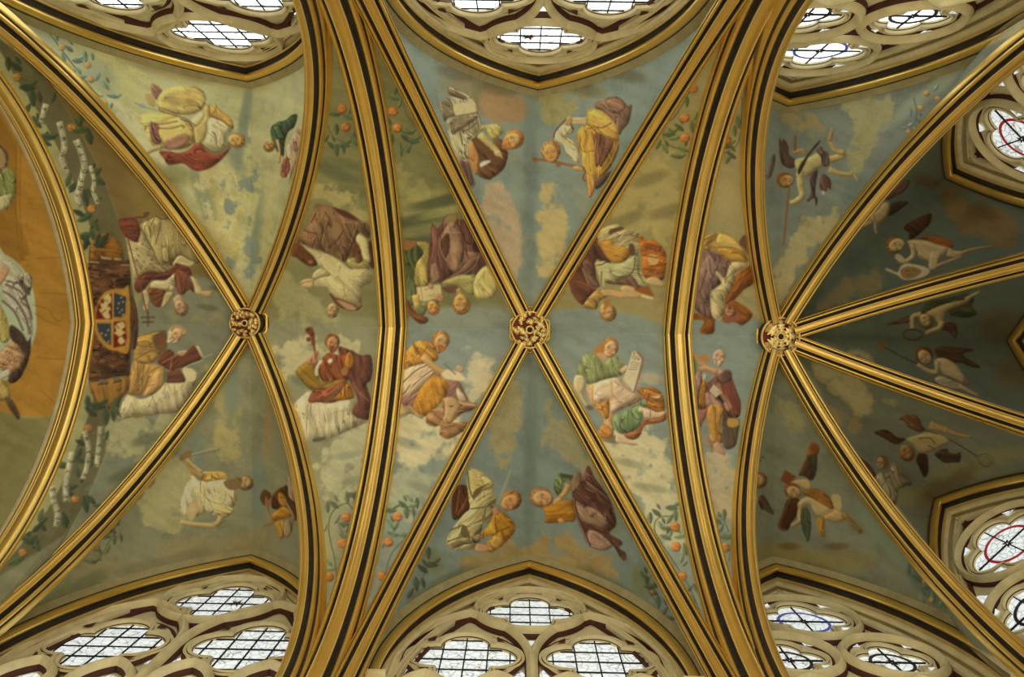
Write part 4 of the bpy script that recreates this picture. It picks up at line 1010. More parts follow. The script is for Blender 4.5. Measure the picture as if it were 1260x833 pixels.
# --- middle bay
fig('painted_figure', 'painted evangelist in mauve drapery writing beside an angel holding a sheet', 488, 255, '''
c 4c5528 70 .4 : 60,430 200,400 300,470 340,560 260,700 240,900 240,1000 260,1150 200,1200 130,1150 80,900
c 60683a 80 .3 : 80,850 200,900 240,1050 240,1180 160,1200 110,1080
c 98853e 75 .2 : 240,430 400,450 420,640 380,740 390,900 380,960 300,980 220,930 240,700 330,560
b b6a356 5,9 0 .7 : 310,800
p 8a5c2c 1 : 70,430 240,410 230,470 160,520 90,520
c 6a4430 85 .3 : 420,300 445,195 500,260 540,220 570,140 640,90 740,85 750,150 860,170 960,400 1050,560 1100,680 1060,820 990,940 960,900 960,820 800,850 660,870 540,940 520,920 400,930 380,830 390,600
c 8c6a46 75 .2 : 540,380 640,190 730,175 760,300 800,430 815,560 790,720 740,785 660,780 630,700 600,640 540,480
c 5a3822 80 .2 : 545,400 640,320 650,480 620,600 590,630 550,540
b a5835a 4,10 0 .55 : 710,480 700,700
c 7d5a3c -35 .25 : 640,860 820,720 860,540 950,560 1050,560 980,720 860,800 700,890 560,910
l b3946c 1.4 : 520,370 540,530 610,660 ; 640,310 780,310 ; 830,480 830,640 770,740 ; 870,560 940,560 ; 1010,600 940,740 720,880 580,960 ; 430,700 420,900
l 4c2c1a 1.6 : 830,500 780,660 ; 860,560 880,620 ; 520,330 560,260 ; 500,600 530,760 640,860 ; 740,180 800,320 860,440 ; 480,680 500,860
c 8a6848 85 .2 : 410,930 430,740 470,680 500,720 530,860 500,920 460,930
p 84703c 1 : 590,140 640,95 740,90 720,170 640,200 590,190
c 9a8e48 0 .15 : 550,930 700,860 820,830 960,860 970,990 940,1080 860,1050 760,960 640,960
c b0a058 60 .12 : 960,870 1100,720 1200,860 1240,960 1190,1100 1050,1130 960,1080
q b5a468 .6 : 245,985 540,950 560,1110 480,1130 330,1160 255,1130
l 857348 .8 : 350,1010 400,1000 ; 400,1075 470,1070 ; 400,1100 470,1095 ; 300,990 320,1150
s a97a4e : 480,1100 520,1060 580,1100 560,1160 500,1150
s a97c50 : 400,940 450,950 440,1010 400,990
t b39648 9 7 : 230,1080 260,1230 320,1330
c 6e7040 20 .15 : 200,1260 330,1170 460,1130 520,1170 400,1220 330,1330 240,1300
c 6c401e 45 .25 : 130,1130 200,1250 260,1310 380,1360 370,1420 280,1430 180,1340 130,1240
p 6b4830 1 : 560,990 650,970 740,965 760,1010 700,1060 600,1040
t a8824a 6 7 : 760,1000 780,1080 790,1140
H bb9048 12 86 .15 0 0 a06c28 : 795,1190
H b88840 8.5 80 .3 0 0 a06828 : 450,1235
h 7a7c60 14 : 790,1200
''')
fig('painted_figure', 'painted bearded evangelist in an orange robe writing, with an ox at his feet', 478, 398, '''
c a8905a 60 .2 : 120,1000 260,1000 420,1130 400,1170 270,1110 130,1130
c 9c6f54 -50 .3 : 170,620 300,530 440,490 560,540 700,690 860,700 920,830 980,930 900,980 780,930 640,920 560,1000 330,1030 280,1010 160,980
c b39a6a -50 .25 : 180,600 300,520 440,485 500,520 560,545 640,600 560,620 440,760 330,860 190,910 170,800
l 7a4a36 1.6 : 300,760 440,640 560,560 ; 180,720 330,580 470,510 ; 200,850 260,760
l c4ae80 1.6 : 240,890 380,700 520,600 ; 190,610 360,530 450,500
c aa741c 75 .22 : 340,900 420,760 540,650 620,650 700,690 740,740 720,860 640,980 560,1060 480,1130 420,1140 300,1050 320,960
b c8953a 5,8 30 .5 : 500,880 640,700
c b07e2a 60 .25 : 190,560 200,390 330,230 480,215 570,260 610,400 590,460 460,470 440,490 300,520
l 865612 1.3 : 330,260 330,360 ; 480,280 420,360 ; 400,300 540,420
t b48c4c 10 6 : 420,400 520,500 640,590 780,630
s ab8456 : 780,610 850,600 860,650 800,660
q bda878 .6 : 640,620 720,560 880,600 950,690 830,705 700,680
l 66583a 1.4 : 680,495 820,620
s ae8c56 : 830,540 860,510 920,540 920,590 880,600 840,570
H b08a50 11.5 -70 .5 1 0 9a6426 : 640,215
h 72765c 14 : 660,190
c 8e6638 10 .3 : 470,1130 540,1060 660,1020 660,920 740,910 820,930 960,950 1080,990 1100,1020 1000,1080 920,1100 820,1180 800,1220 980,1210 980,1260 900,1340 740,1420 630,1370 640,1260 560,1270 470,1230
s a5844e : 680,930 780,900 860,960 880,1040 820,1130 790,1200 740,1240 670,1190 690,1070
l 6e4a26 1.3 : 680,960 680,1140 ; 740,1010 800,1010 ; 700,1170 740,1220 ; 560,1110 660,1190
b 5c3c20 1.5,1 0 .8 : 770,1020
t a8885a 3.5 2.5 : 960,1000 1080,1010
c b59e72 30 .2 : 850,790 950,900 980,950 880,960 840,880
l 6c3c2a 1.3 : 880,740 920,830 970,940
''')
fig('painted_figure', 'painted hooded elder in grey-white folds with a second red-haired saint holding a cross', 532, 95, '''
c 7c6c48 40 .3 : 90,340 200,260 280,440 280,480 200,500 140,540 100,440
c a39464 60 .3 : 200,120 440,220 520,280 570,380 570,450 600,560 560,720 470,830 440,1000 300,1050 250,950 220,780 180,620 190,510 280,480 250,330 210,230
c 6b5436 25 .2 : 210,170 420,260 400,270 230,230
c 86764e -25 .3 : 240,700 200,520 560,480 480,560 320,660
p b0a26a 1 : 260,340 420,310 500,300 540,400 500,450 300,470
l 5a482e 1.5 : 310,650 420,650 540,560 ; 340,680 370,830 ; 220,150 420,240 ; 280,480 460,450 550,430
l c0b486 1.5 : 210,130 440,240 520,330 ; 290,700 360,860 ; 560,480 580,640 450,800 430,960 ; 190,520 230,720 ; 230,240 400,290
c 927f5a 70 .3 : 300,1050 440,1000 440,1060 480,1180 530,1300 480,1360 420,1260 340,1130
c 6e523e 70 .3 : 330,1060 440,1050 500,1240 490,1330 430,1280
c a8783a 85 .2 : 450,820 500,790 540,880 570,960 555,1200 500,1150 450,1030
c 674628 40 .3 : 500,790 560,740 700,820 800,760 860,780 930,930 910,1050 860,1150 740,1240 690,1260 560,1200 570,980
c a3934e 50 .2 : 560,700 600,600 700,580 830,580 860,680 760,780 720,760 640,640
t ad9a58 10 6 : 580,700 680,800 780,890 830,960
s b0985c : 760,920 830,900 860,960 870,1010 830,980 780,970
p c0b898 .8 : 590,1060 640,1030 720,1030 650,1080 590,1105
H b88e50 13 -35 .2 1 0 a87034 : 990,770
l 8c8454 1.6 : 930,970 1050,1015 ; 1000,960 990,1070
l a08e60 1.5 : 60,180 100,300 130,500 150,640 ; 90,300 120,520
''')
fig('painted_figure', 'painted man in an ochre mantle with white sleeves holding a long brown club', 654, 110, '''
c 7a5c40 40 .35 : 780,160 870,140 960,95 1080,100 1190,200 1240,180 1200,400 1120,500 1080,560 1000,400 900,280 800,240
c 8a6444 30 .25 : 900,160 1000,110 1100,120 1160,220 1060,290 980,230
c b08434 80 .25 : 690,250 830,250 960,340 1050,480 1075,600 1080,700 1030,850 940,1000 820,1110 740,1070 700,1150 700,1260 660,1060 620,880 580,700 560,560 600,470 680,420
c c09540 20 .15 : 690,290 820,250 950,330 1050,460 1075,600 1060,640 900,590 780,480 700,420
l 7a5524 1.6 : 740,470 840,560 950,610 1060,630 ; 760,450 860,470 980,410 ; 740,520 780,700 ; 680,420 740,470
c 7c5434 85 .25 : 770,540 910,590 900,760 800,960 770,700
c 7a5236 80 .25 : 920,620 1010,640 960,780 840,960 880,800
l c2a058 1.3 : 790,620 770,760 ; 660,700 700,1000 ; 1060,660 960,900 800,1080
t b09860 9 9 : 680,390 560,390 440,390
c b4a56c 60 .2 : 440,380 400,420 330,480 280,560 290,640 380,680 440,800 500,870 580,920 580,700 520,620 420,580 500,540 520,470
l 7c6640 1.1 : 460,590 560,670 ; 410,600 540,690 ; 430,800 500,850 ; 400,580 480,480
s a88450 : 400,430 440,350 500,330 480,440
l 6c4a2a 2 : 270,590 300,500 420,370
l 8c5c2c 3.6 : 30,860 200,870 420,920 620,960
b 8c5c2c 3.5,3.5 0 .9 : 40,860 330,920
s ac8a50 : 500,960 560,940 620,960 640,1000 540,1000
l 7a5024 2.4 : 640,960 660,1020 630,1080 650,1120
c aa7e3c 85 .25 : 660,1040 740,1060 800,1120 770,1250 710,1340 690,1200
c 6e543c -45 .3 : 780,1120 960,1010 1000,960 920,1120 800,1230
H b88a48 13 -105 -.2 0 0 a8703a : 240,770
''')
fig('painted_figure', 'painted evangelist in brown and ochre reading, with a lion head beside him', 700, 270, '''
c 5c3524 60 .3 : 130,560 280,300 340,220 440,300 520,540 440,540 330,500 340,800 330,860 230,840 160,700
c a08e58 -20 .25 : 360,150 460,90 600,55 640,110 700,130 840,160 860,200 830,260 900,300 860,450 740,430 560,540 440,420 360,290
p 63492a 1 : 500,130 640,90 680,120 560,160 500,190 ; 740,310 800,310 810,440 740,430
l b8a86c 1.6 : 560,230 680,130 620,250 640,340 ; 760,280 870,310 860,440 ; 460,250 560,180
c a87826 20 .2 : 345,295 450,260 540,260 560,330 680,330 740,400 740,450 660,530 560,530 480,480 420,390 400,330
b b89144 5,4 0 .5 : 620,400
c 99581a 0 .3 : 850,200 960,250 1060,260 1180,380 1200,500 1190,620 1160,740 1060,760 940,720 900,660 900,460
b 7a4410 6,3 0 .6 : 960,330 1040,470 1130,560
p b5924e 1 : 980,440 1080,440 1100,530 1040,560 980,530
b b08c4a 2.5,1.5 0 .8 : 970,630 1070,640 1040,500
l 5c300c 1.3 : 980,450 1080,470 ; 1000,570 1090,570 ; 950,610 990,640 ; 1050,620 1090,650
c 9f9a60 5 .2 : 440,540 560,545 660,530 760,460 830,450 870,520 880,640 960,760 1000,820 880,820 780,700 560,760 440,740
c 705038 50 .3 : 440,770 580,750 780,700 880,820 1000,830 950,850 840,870 720,810 560,800
p b0a468 .8 : 320,540 380,520 450,520 450,660 430,780 440,880 400,850 370,700
l 574526 1.4 : 340,560 390,555 440,530 ; 400,640 400,800 440,870 ; 810,470 800,600 720,700 580,750 ; 840,560 860,680 920,780
l c4b884 1.4 : 450,700 560,755 ; 790,690 860,800 ; 880,650 950,760
c 6e4a34 60 .3 : 160,560 230,470 300,560 330,700 380,830 260,840 200,740
l a89268 1.6 : 170,600 260,830 370,835 ; 230,690 340,810
c 703f22 25 .25 : 0,660 120,560 180,700 260,830 350,870 240,960 180,1050 100,1000 20,860
l a0622c 1.2 : 60,750 230,810 340,850 ; 110,800 220,860
s ab9058 : 970,720 1080,710 1170,790 1170,830 1060,820 960,790
t b08c50 8 7 : 350,930 480,900 640,930 760,920 880,930
s b08e52 : 640,830 760,820 860,880 900,920 880,960 760,960 660,900
c a5803c 30 .25 : 180,1050 280,920 360,860 420,930 500,940 380,1000 340,1100 220,1090
p 8c5016 : 800,860 970,830 1050,950 1040,960 900,910
q b8a870 .5 : 890,915 1050,960 1020,985 880,950
b 8a8a60 2.5,2 0 .8 : 720,880
H b38a48 11 75 .55 0 0 94682e : 480,1135
p 97682e : 430,1000 490,980 510,1060 440,1080
''')
fig('painted_figure', 'painted evangelist in a green shirt and cream robe holding a written scroll, an eagle at his feet', 700, 408, '''
p 6d6a4c 1.5 : 500,1290 600,1280 640,1350 560,1380 420,1340
c 99621c 30 .3 : 830,720 960,690 1050,690 1140,760 1180,860 1180,960 1150,1040 1040,1030 960,930 930,830
p b09a70 1 : 1010,800 1120,790 1140,820 1040,815
l 5e380c 1.3 : 1060,850 1150,800 ; 990,760 960,860
c 9a5c26 -10 .3 : 880,1090 1020,1060 1190,1000 1190,1090 1060,1130 930,1160 870,1290 780,1330 680,1280 780,1180
c b38e56 70 .2 : 210,660 300,640 500,560 620,560 700,680 790,750 920,810 860,870 740,920 560,1010 540,1150 550,1260 480,1340 380,1320 350,1260 430,1130 400,1020 320,950 250,850
c b99e70 -25 .15 : 290,650 500,565 620,570 700,700 860,800 760,870 640,940 520,1010 500,820 400,880 310,870
l a87230 1.6 : 290,660 290,850 ; 520,600 530,760 560,800 ; 400,880 540,790 ; 490,820 490,1050 ; 560,800 640,880 ; 430,1130 470,1200 520,1100
c a7752a 60 .2 : 320,850 400,880 490,830 490,1050 420,1060 340,920
c a36f2a 40 .2 : 410,1140 500,1180 540,1270 460,1320 360,1270
c 7d8048 70 .25 : 200,275 340,270 430,380 500,290 600,310 660,380 700,450 640,540 560,560 400,600 330,630 220,640 190,560 100,530 130,400
l 5c6434 1.2 : 320,320 330,480 370,580 ; 480,420 500,530 ; 600,430 640,500 ; 180,420 250,460
l 9aa068 1.3 : 220,300 300,420 310,560 ; 540,460 620,550
s b3a268 : 90,535 180,550 200,650 170,760 220,880 200,900 120,800 60,700 60,600
t b09a62 5 3 : 120,720 180,850 230,920
b 6c5240 5,3.2 10 .95 : 255,935
t b09464 6 6 : 640,500 700,450 730,440
q b8a878 .6 : 780,245 840,245 900,330 890,370 800,745 665,580 720,450
l 8a5a3c 2.4 : 840,250 905,340 890,440 800,740
l 6e6044 .8 : 770,370 860,390 ; 760,400 850,415 ; 750,430 840,440 ; 740,460 830,465 ; 790,290 850,320 ; 780,320 830,340
b 6a4430 1.3,1 0 .8 : 855,340 800,265
p b08a5a .8 : 330,260 400,240 460,300 430,385 370,330
H b79058 11.5 -70 .6 0 0 a87028 : 500,200
p a8702c : 300,265 360,170 430,150 440,240 380,260
c 74854c 70 .22 : 555,1030 740,960 780,930 880,860 960,930 900,960 920,1060 880,1150 780,1230 640,1260 570,1200 545,1110
l 4f6038 1.4 : 730,970 720,1080 740,1160 ; 760,960 800,1060 880,1080 ; 780,930 880,880 ; 560,1110 600,1200
l 98a870 1.3 : 780,980 850,1050 ; 910,1040 890,1130
t b59c6c 7 6 : 860,950 960,980 1010,1020
s b69c70 : 920,980 1000,960 1080,990 1180,980 1180,1010 1110,1060 940,1060
s b69a6a : 590,1250 680,1280 740,1340 840,1380 840,1395 700,1380 580,1360
l 7a5a30 1 : 1000,970 1000,1050 ; 820,1395 740,1385
h 7c8068 15 : 480,200
''')
# --- apse: west cell
fig('painted_figure', 'painted saint in mauve and cream hanging on an X-shaped orange cross', 840, 280, '''
c 8a4f14 -55 .2 : 800,480 850,480 870,680 760,760 640,890 550,980 480,1040 400,1130 380,1300 210,1290 260,1150 90,1120 110,1040 300,1080 480,900 600,720 680,560
c 8c5216 35 .2 : 640,895 860,1060 740,1200 640,1160 500,1160 480,1020 560,930
l b5741c 1 : 650,895 865,1055 ; 640,890 760,760 ; 600,800 680,740
c 7a5c48 80 .3 : 210,330 340,290 420,320 560,400 600,480 520,640 400,740 340,800 350,960 380,1120 300,1110 180,1030 120,920 140,820 200,520
c 8a6c54 75 .2 : 200,540 320,330 400,420 400,560 330,700 300,900 200,760
l 5c402c 1.6 : 290,520 240,700 200,800 ; 400,340 410,520 ; 540,420 540,540 580,520 ; 130,960 220,1060 370,1110 ; 300,860 300,980
c a5935c 40 .22 : 400,560 440,540 520,620 600,430 800,430 780,480 640,560 650,640 580,790 520,860 540,950 520,1000 510,1090 400,1130 350,1060 340,900 350,800 420,740 480,680
l 7a6a3e 1.5 : 520,640 650,510 ; 390,790 440,770 520,790 560,780 ; 540,560 520,680 ; 360,860 350,800
l c0b07c 1.4 : 410,420 400,500 ; 360,1060 440,1130 520,1060 ; 350,820 440,760
c ac822e 15 .2 : 370,180 430,70 540,75 640,130 740,250 790,360 795,430 680,420 560,410 450,320 390,260
c b89c4c 10 .1 : 400,180 440,80 560,100 700,200 760,320 640,270 480,240
l 8a5e1c 1.3 : 390,250 540,240 680,270 780,370 ; 400,180 430,80
c a5803a -50 .3 : 240,140 320,90 420,70 400,150 330,200 360,240 300,290 250,250
l 7a4f1c 1.6 : 260,150 410,80 ; 300,200 320,270 ; 270,260 330,280
p 6a4834 : 690,190 770,90 800,330 760,260
H a87c50 7.5 95 .2 1 0 8c5434 : 585,1035
p 8f5230 1 : 500,1080 600,1100 700,1060 720,1130 620,1160 520,1170
''')
fig('painted_figure', 'painted bald white-bearded saint in a red-brown mantle with keys and a knee in ochre', 840, 415, '''
c 66402c 70 .3 : 200,400 240,480 300,560 400,480 500,400 590,440 610,520 700,780 710,880 680,980 520,1000 480,900 360,780 300,850 270,900 200,1120 160,1000 150,850
c 723c26 75 .25 : 600,500 660,660 710,790 700,960 620,980 560,800 500,650 500,550
l 8a5a3c 1.3 : 520,640 560,780 600,900 ; 610,520 640,700 ; 220,420 180,620 150,820
c 9a7458 70 .2 : 150,500 210,410 230,500 200,640 160,820 130,760 ; 280,680 360,700 440,770 500,870 340,840 280,850
c 9a6c1c 85 .2 : 250,520 280,580 270,860 230,840 200,800 220,640
c 8a5a44 80 .2 : 170,900 280,880 340,820 300,950 240,1060 210,1140 180,1060
q b3a67c .5 : 380,580 490,680 410,740 325,660
q ada074 .5 : 240,450 290,455 270,530 240,520
l 7a6a48 .7 : 370,610 450,690 ; 350,640 430,710
l ad8058 5 1 : 430,580 480,700 580,850
s a87c50 : 500,800 560,830 580,900 540,900
t ad8652 8 6 : 520,440 400,430 280,360 160,240 110,180
t aa8050 6 6 : 210,400 300,380 420,430
c 5f4430 20 .25 : 430,500 540,400 600,430 600,520 540,560 480,560
p a5702c : 220,230 300,220 330,300 250,290
p 5c6a2c : 75,140 110,180 160,300 170,420 130,480 100,400
H b58c60 10.5 -80 .35 1 1 b3966c : 440,230
h 7a7a60 13 : 430,190
c a5772f 82 .2 : 300,900 340,830 420,815 490,870 500,950 470,1080 490,1280 430,1300 360,1300 320,1150 290,1000
l 7a5220 1.1 : 400,860 410,1260 ; 460,920 450,1080
c 5b4830 80 .2 : 500,980 620,1000 700,1020 680,1200 650,1330 560,1380 500,1340 490,1200
p a07e34 1 : 560,1000 680,1010 690,1080 610,1110 550,1080
s aa8054 : 380,1310 450,1290 500,1380 530,1440 480,1440 400,1390
s 97704c : 260,1200 330,1250 370,1370 360,1420 300,1320
''')
# --- middle bay: nave side lower
fig('painted_figure', 'painted cream-hooded prophet holding a blade beside a red-haired man in ochre', 545, 570, '''
c 55301a 70 .35 : 150,290 290,280 320,440 330,550 250,640 150,700 110,640 110,480
l 8a4f28 2 : 200,330 160,600 ; 250,500 180,630 ; 290,430 240,560
c a4945a -40 .25 : 300,100 400,70 520,140 610,210 630,340 650,460 620,560 600,700 500,760 460,900 460,960 330,930 420,1030 380,1060 120,1070 100,1040 40,1000 60,900 150,770 260,620 330,560 310,400
c b09c58 35 .2 : 310,95 400,70 520,140 620,230 600,300 480,350 380,430 330,330
l 655530 1.8 : 300,100 330,330 380,440 ; 560,250 400,340 370,400 ; 340,560 480,540 560,520 630,470 ; 280,780 470,700 490,640 ; 520,560 510,640 520,700 ; 100,820 240,760 280,800 330,930 ; 60,960 250,890
l c0b27c 1.8 : 340,550 400,450 600,330 ; 130,780 300,600 ; 260,770 480,730 ; 60,930 240,800 ; 140,1060 400,960
p 6a5834 1 : 230,770 290,790 330,910 230,900 ; 400,330 500,280 420,400 370,430
c 7b6a42 20 .3 : 110,980 330,930 460,860 440,970 240,1000 140,1050
q 86886a .5 : 820,70 850,80 690,520 660,500
c a87620 50 .25 : 640,600 720,590 820,670 880,740 890,820 840,900 740,1000 640,1070 560,1090 540,980 640,890 600,880 480,920 480,850 560,770
l 6e4510 1.7 : 820,780 700,830 600,880 ; 720,850 770,960 ; 660,880 690,1010 ; 640,660 660,860 ; 500,850 490,920 ; 850,870 740,920
c a37a34 30 .2 : 540,970 640,890 740,900 740,1000 640,1070 560,1090
s ab8250 : 390,1060 430,990 540,1020 560,1080 430,1090
s a8744a : 620,550 680,540 690,620 630,640
H b08048 13 -30 .6 0 0 8c5f28 : 830,460
''')
fig('painted_figure', 'painted curly-haired man in a green sleeve and brown mantle holding a yellow open book', 650, 570, '''
c 64402c 50 .35 : 540,180 640,110 670,180 720,50 760,50 820,180 920,320 1000,440 1060,600 1080,760 1000,860 1140,950 1160,1000 1120,1040 1200,1110 1190,1200 1120,1140 1050,1020 940,1070 780,1030 720,980 640,790 560,560 540,380
c 907250 30 .2 : 580,470 680,520 820,560 940,660 980,760 960,800 820,760 690,720 620,650
c 9a7858 25 .2 : 740,830 860,850 1000,960 1100,1060 1050,1020 940,1070 790,1040 730,980
l 4a2a18 2 : 680,540 760,480 820,460 ; 560,400 600,620 760,1010 ; 720,760 950,860 ; 680,290 780,330 830,390 ; 720,200 880,320 980,430
l a8866c 1.6 : 560,420 570,560 650,780 740,1000 ; 700,300 800,350 ; 740,840 860,960 ; 880,890 1000,970 ; 700,220 840,320 980,430 ; 940,620 950,680
b 4a2c1c 7,5 20 .5 : 780,400 900,520
c 8a6c4a 80 .25 : 530,180 620,120 640,260 560,350 540,400
c 6d7a44 60 .35 : 330,180 380,130 500,150 560,145 530,210 440,230 420,340 380,400 330,370 315,280
l 46522c 1.6 : 340,200 410,290 ; 320,280 400,330 ; 370,150 440,220
p 4a4c28 : 380,130 440,130 540,150 520,190 420,180
t ac8444 8 6 : 500,260 460,350 390,420
s ad8448 : 330,440 390,410 420,440 380,490 340,540 300,500
c a06d1c -5 .18 : 180,540 300,500 420,460 540,450 560,560 580,700 480,720 220,735 220,640
l 7a4c0c 1.3 : 220,650 560,620 ; 230,690 570,650
s ad7c48 : 370,680 430,680 440,740 380,740
p 6d7844 : 420,430 480,415 490,440 430,460
H b08850 13.5 190 -.3 0 0 97683a : 170,420
l 6a4c30 1.8 : 1180,1130 1150,1150 1190,1180 1200,1140
''')
# --- apse: north cell
fig('painted_figure', 'painted winged boy flying with a sash and holding a long lance', 940, 160, '''
l 8a5a24 2.4 : 310,700 290,900 260,1200 240,1420
l 8c7440 1.6 : 240,1420 215,1500 240,1560
c 5c4430 80 .35 : 190,100 220,150 240,110 300,200 310,300 390,370 370,460 280,460 210,390 190,250
c 6c5640 85 .3 : 60,420 100,320 140,300 130,420 90,560 50,600 20,560
t a28048 5 5 : 500,300 480,250 360,280
t 8a5c2c 3 2.6 : 375,240 380,80
s ab9a5c : 380,370 500,330 560,330 680,260 720,300 810,330 800,420 700,460 620,500 560,560 490,590 430,560 390,470
t ab9858 9 6 : 440,520 450,700 470,800 400,870 320,900
c 4e4026 -50 .3 : 670,140 690,150 560,310 470,480 430,550 420,520 440,440 560,270
t aa9352 9 8 : 720,370 860,350 1000,290
t a88c4e 8 5 : 1000,280 880,250 800,120
t a0804a 5 4 : 800,130 840,0 850,-20
t a8904f 8 4 : 800,480 920,530 1100,550
t a58a50 3.5 2.5 : 1110,550 1160,630
c 6e5a48 80 .3 : 640,250 700,200 730,250 790,280 800,430 720,440 700,330
c 5a4038 80 .3 : 570,570 660,490 640,640 630,800 660,850 640,940 620,830 550,880 530,860 580,770
c 664636 70 .3 : 690,600 740,540 820,620 820,740 790,700 760,760 700,740 680,680
p ac9880 : 720,740 750,760 740,800 710,780
H a98a4e 10 170 -.5 0 0 845014 : 270,615
b 845014 6,7 0 .5 : 210,600
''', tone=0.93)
fig('painted_figure', 'painted cherub with small dark wings half hidden at the slanting rib', 1060, 210, '''
c 5e4230 -40 .35 : 300,340 400,200 520,110 600,130 540,240 440,300 350,350
c 3f2a18 -30 .35 : 330,440 440,380 580,390 520,440 400,530 320,550
s 97804e : 270,390 330,390 350,430 330,540 220,650 100,600 130,530 200,480
t 97804e 6 3 : 130,620 60,660 20,690
t 8f744a 5 3 : 180,620 170,700 190,780
l 6a4f2c 1.2 : 340,420 300,560 200,650 ; 150,540 170,620
''', tone=0.86)
fig('painted_figure', 'painted red-haired cherub kneeling over a veil that bears a face', 1080, 260, '''
c 44270f 20 .35 : 320,200 440,110 650,25 640,150 560,230 500,290 390,350 390,270
c 7c4316 10 .25 : 500,330 600,300 760,310 880,360 930,420 900,450 780,430 640,370
s 968252 : 360,380 440,350 600,360 740,410 860,440 880,470 820,520 780,560 650,620 500,560 480,480
t 968050 7 6 : 420,400 440,540 340,620 270,600
t 958052 12 9 : 720,500 680,640 680,720
t 8f7a4c 10 7 : 860,500 960,530 1040,520
t 86683c 5 2 : 980,540 1150,470 1400,430
t 8c7448 5 3 : 700,690 860,620 1040,550
p 99855c : 210,560 250,520 320,570 330,620 250,610
p 9c8a60 : 90,710 130,700 240,750 280,680 340,640 440,650 600,690 640,740 580,800 440,840 320,840 230,780 130,740
p 7a6032 : 280,730 360,680 470,690 540,740 440,820 320,820
l 5c4420 1.2 : 340,730 390,730 ; 420,720 470,730 ; 360,780 430,785
l 6a4c24 1.2 : 500,540 600,600 ; 780,550 900,570 ; 720,690 830,630
H 9a8550 11 160 -.4 0 0 7f4f1c : 220,410
''', tone=0.86)
fig('painted_figure', 'painted flying cherub in green drapery holding a crown of thorns', 1080, 345, '''
c 3f3f1a 10 .35 : 560,430 600,280 800,230 1080,170 1180,220 1160,320 1220,410 1100,460 900,430 850,370 700,380
c 553a20 -15 .35 : 110,550 220,490 420,420 560,380 540,430 420,500 300,530
c 4a2f1a 40 .35 : 780,590 840,520 960,540 970,710 880,640
s 8f7a46 : 580,410 720,330 860,280 1000,250 1140,230 1100,270 960,330 860,380 820,450 800,560 760,580 700,460
t 8c7848 6 3 : 1080,240 1160,190 1260,140
t 8f7a48 7 5 : 540,420 430,450 430,600
t 8f7846 7 5 : 790,500 760,580 640,630 590,660
l 4c3014 2 : 310,660 340,620 440,600 540,640 540,690 440,730 340,710 310,660
H 97804a 9 60 -.2 0 0 754818 : 590,500
''', tone=0.86)
fig('painted_figure', 'painted winged cherub holding a long pole tipped with a sponge', 1080, 415, '''
l 3f3218 1.6 : 60,110 300,240 480,320 650,390
b 70481a 5,5 0 .95 : 40,95
c 442c14 10 .35 : 710,140 860,115 1180,150 1050,200 1100,260 1260,360 1180,370 1020,310 920,320 840,260 740,240
s 917a48 : 690,290 780,250 860,270 960,330 1040,440 1100,540 1040,560 940,510 820,460 760,380
t 917c4a 7 5 : 730,300 720,430 600,400 490,330
c 86734c 10 .2 : 700,510 780,470 900,520 1060,580 1000,640 860,620 740,570
t 8a7448 6 3 : 1000,600 1120,660 1240,720
l 5c3e1a 1.3 : 850,480 1050,570 1150,600 ; 1060,500 1070,580 1180,560
H 8f7644 11 -130 -.4 0 0 5b3410 : 580,230
''', tone=0.86)
fig('painted_figure', 'painted flying cherub with brown wings trailing a knotted scourge', 1070, 505, '''
l 48351a 1.4 : 650,230 900,320 1060,400 1240,510 1330,570
l 55482a 1 : 1330,570 1420,530 1520,600 1480,680 1400,680 1330,600 ; 1420,560 1480,620 1440,690 ; 1340,640 1420,700
c 5b3c1e 30 .35 : 365,110 440,60 560,60 620,120 640,180 680,230 620,270 520,230 460,190 430,130
c 422710 25 .35 : 55,270 180,235 260,270 340,330 440,350 360,410 280,400 160,330
c 3d220f 75 .35 : 570,600 610,530 700,540 720,640 720,760 670,820 610,700
c 45301a 15 .35 : 800,540 850,490 950,470 980,520 1060,530 1120,515 1110,630 1020,640 920,640 860,600
s 8f7c46 : 450,350 600,300 720,270 820,290 900,310 1000,380 960,410 860,460 760,500 680,525 600,510 540,430
t 91793f 11 6 : 740,180 880,220 1000,260
t 8d7340 7 3 : 920,230 1060,290 1250,330
l 553c1a 1.4 : 600,340 740,340 800,400 ; 720,430 800,470
H 8f6a36 10 60 .2 0 0 73431a : 460,520
''', tone=0.86)
fig('painted_figure', 'painted auburn-haired child in pale drapery rising beside the lower slanting rib', 1050, 550, '''
c 56281a 55 .3 : 20,80 100,140 200,220 280,350 240,380 180,300 100,200
c 88784c 75 .25 : 260,400 330,310 440,320 480,180 560,240 600,330 680,460 560,520 540,640 500,760 430,660 350,500
c 6e5a3e 40 .3 : 580,320 650,360 720,440 690,470 620,440
l 5e5230 1.2 : 440,330 500,500 540,570 ; 470,300 560,480 ; 350,480 390,420
H 8f7444 8 -90 -.7 0 0 75481a : 350,190
b 744618 4,7 -20 .7 : 400,210
''', tone=0.86)
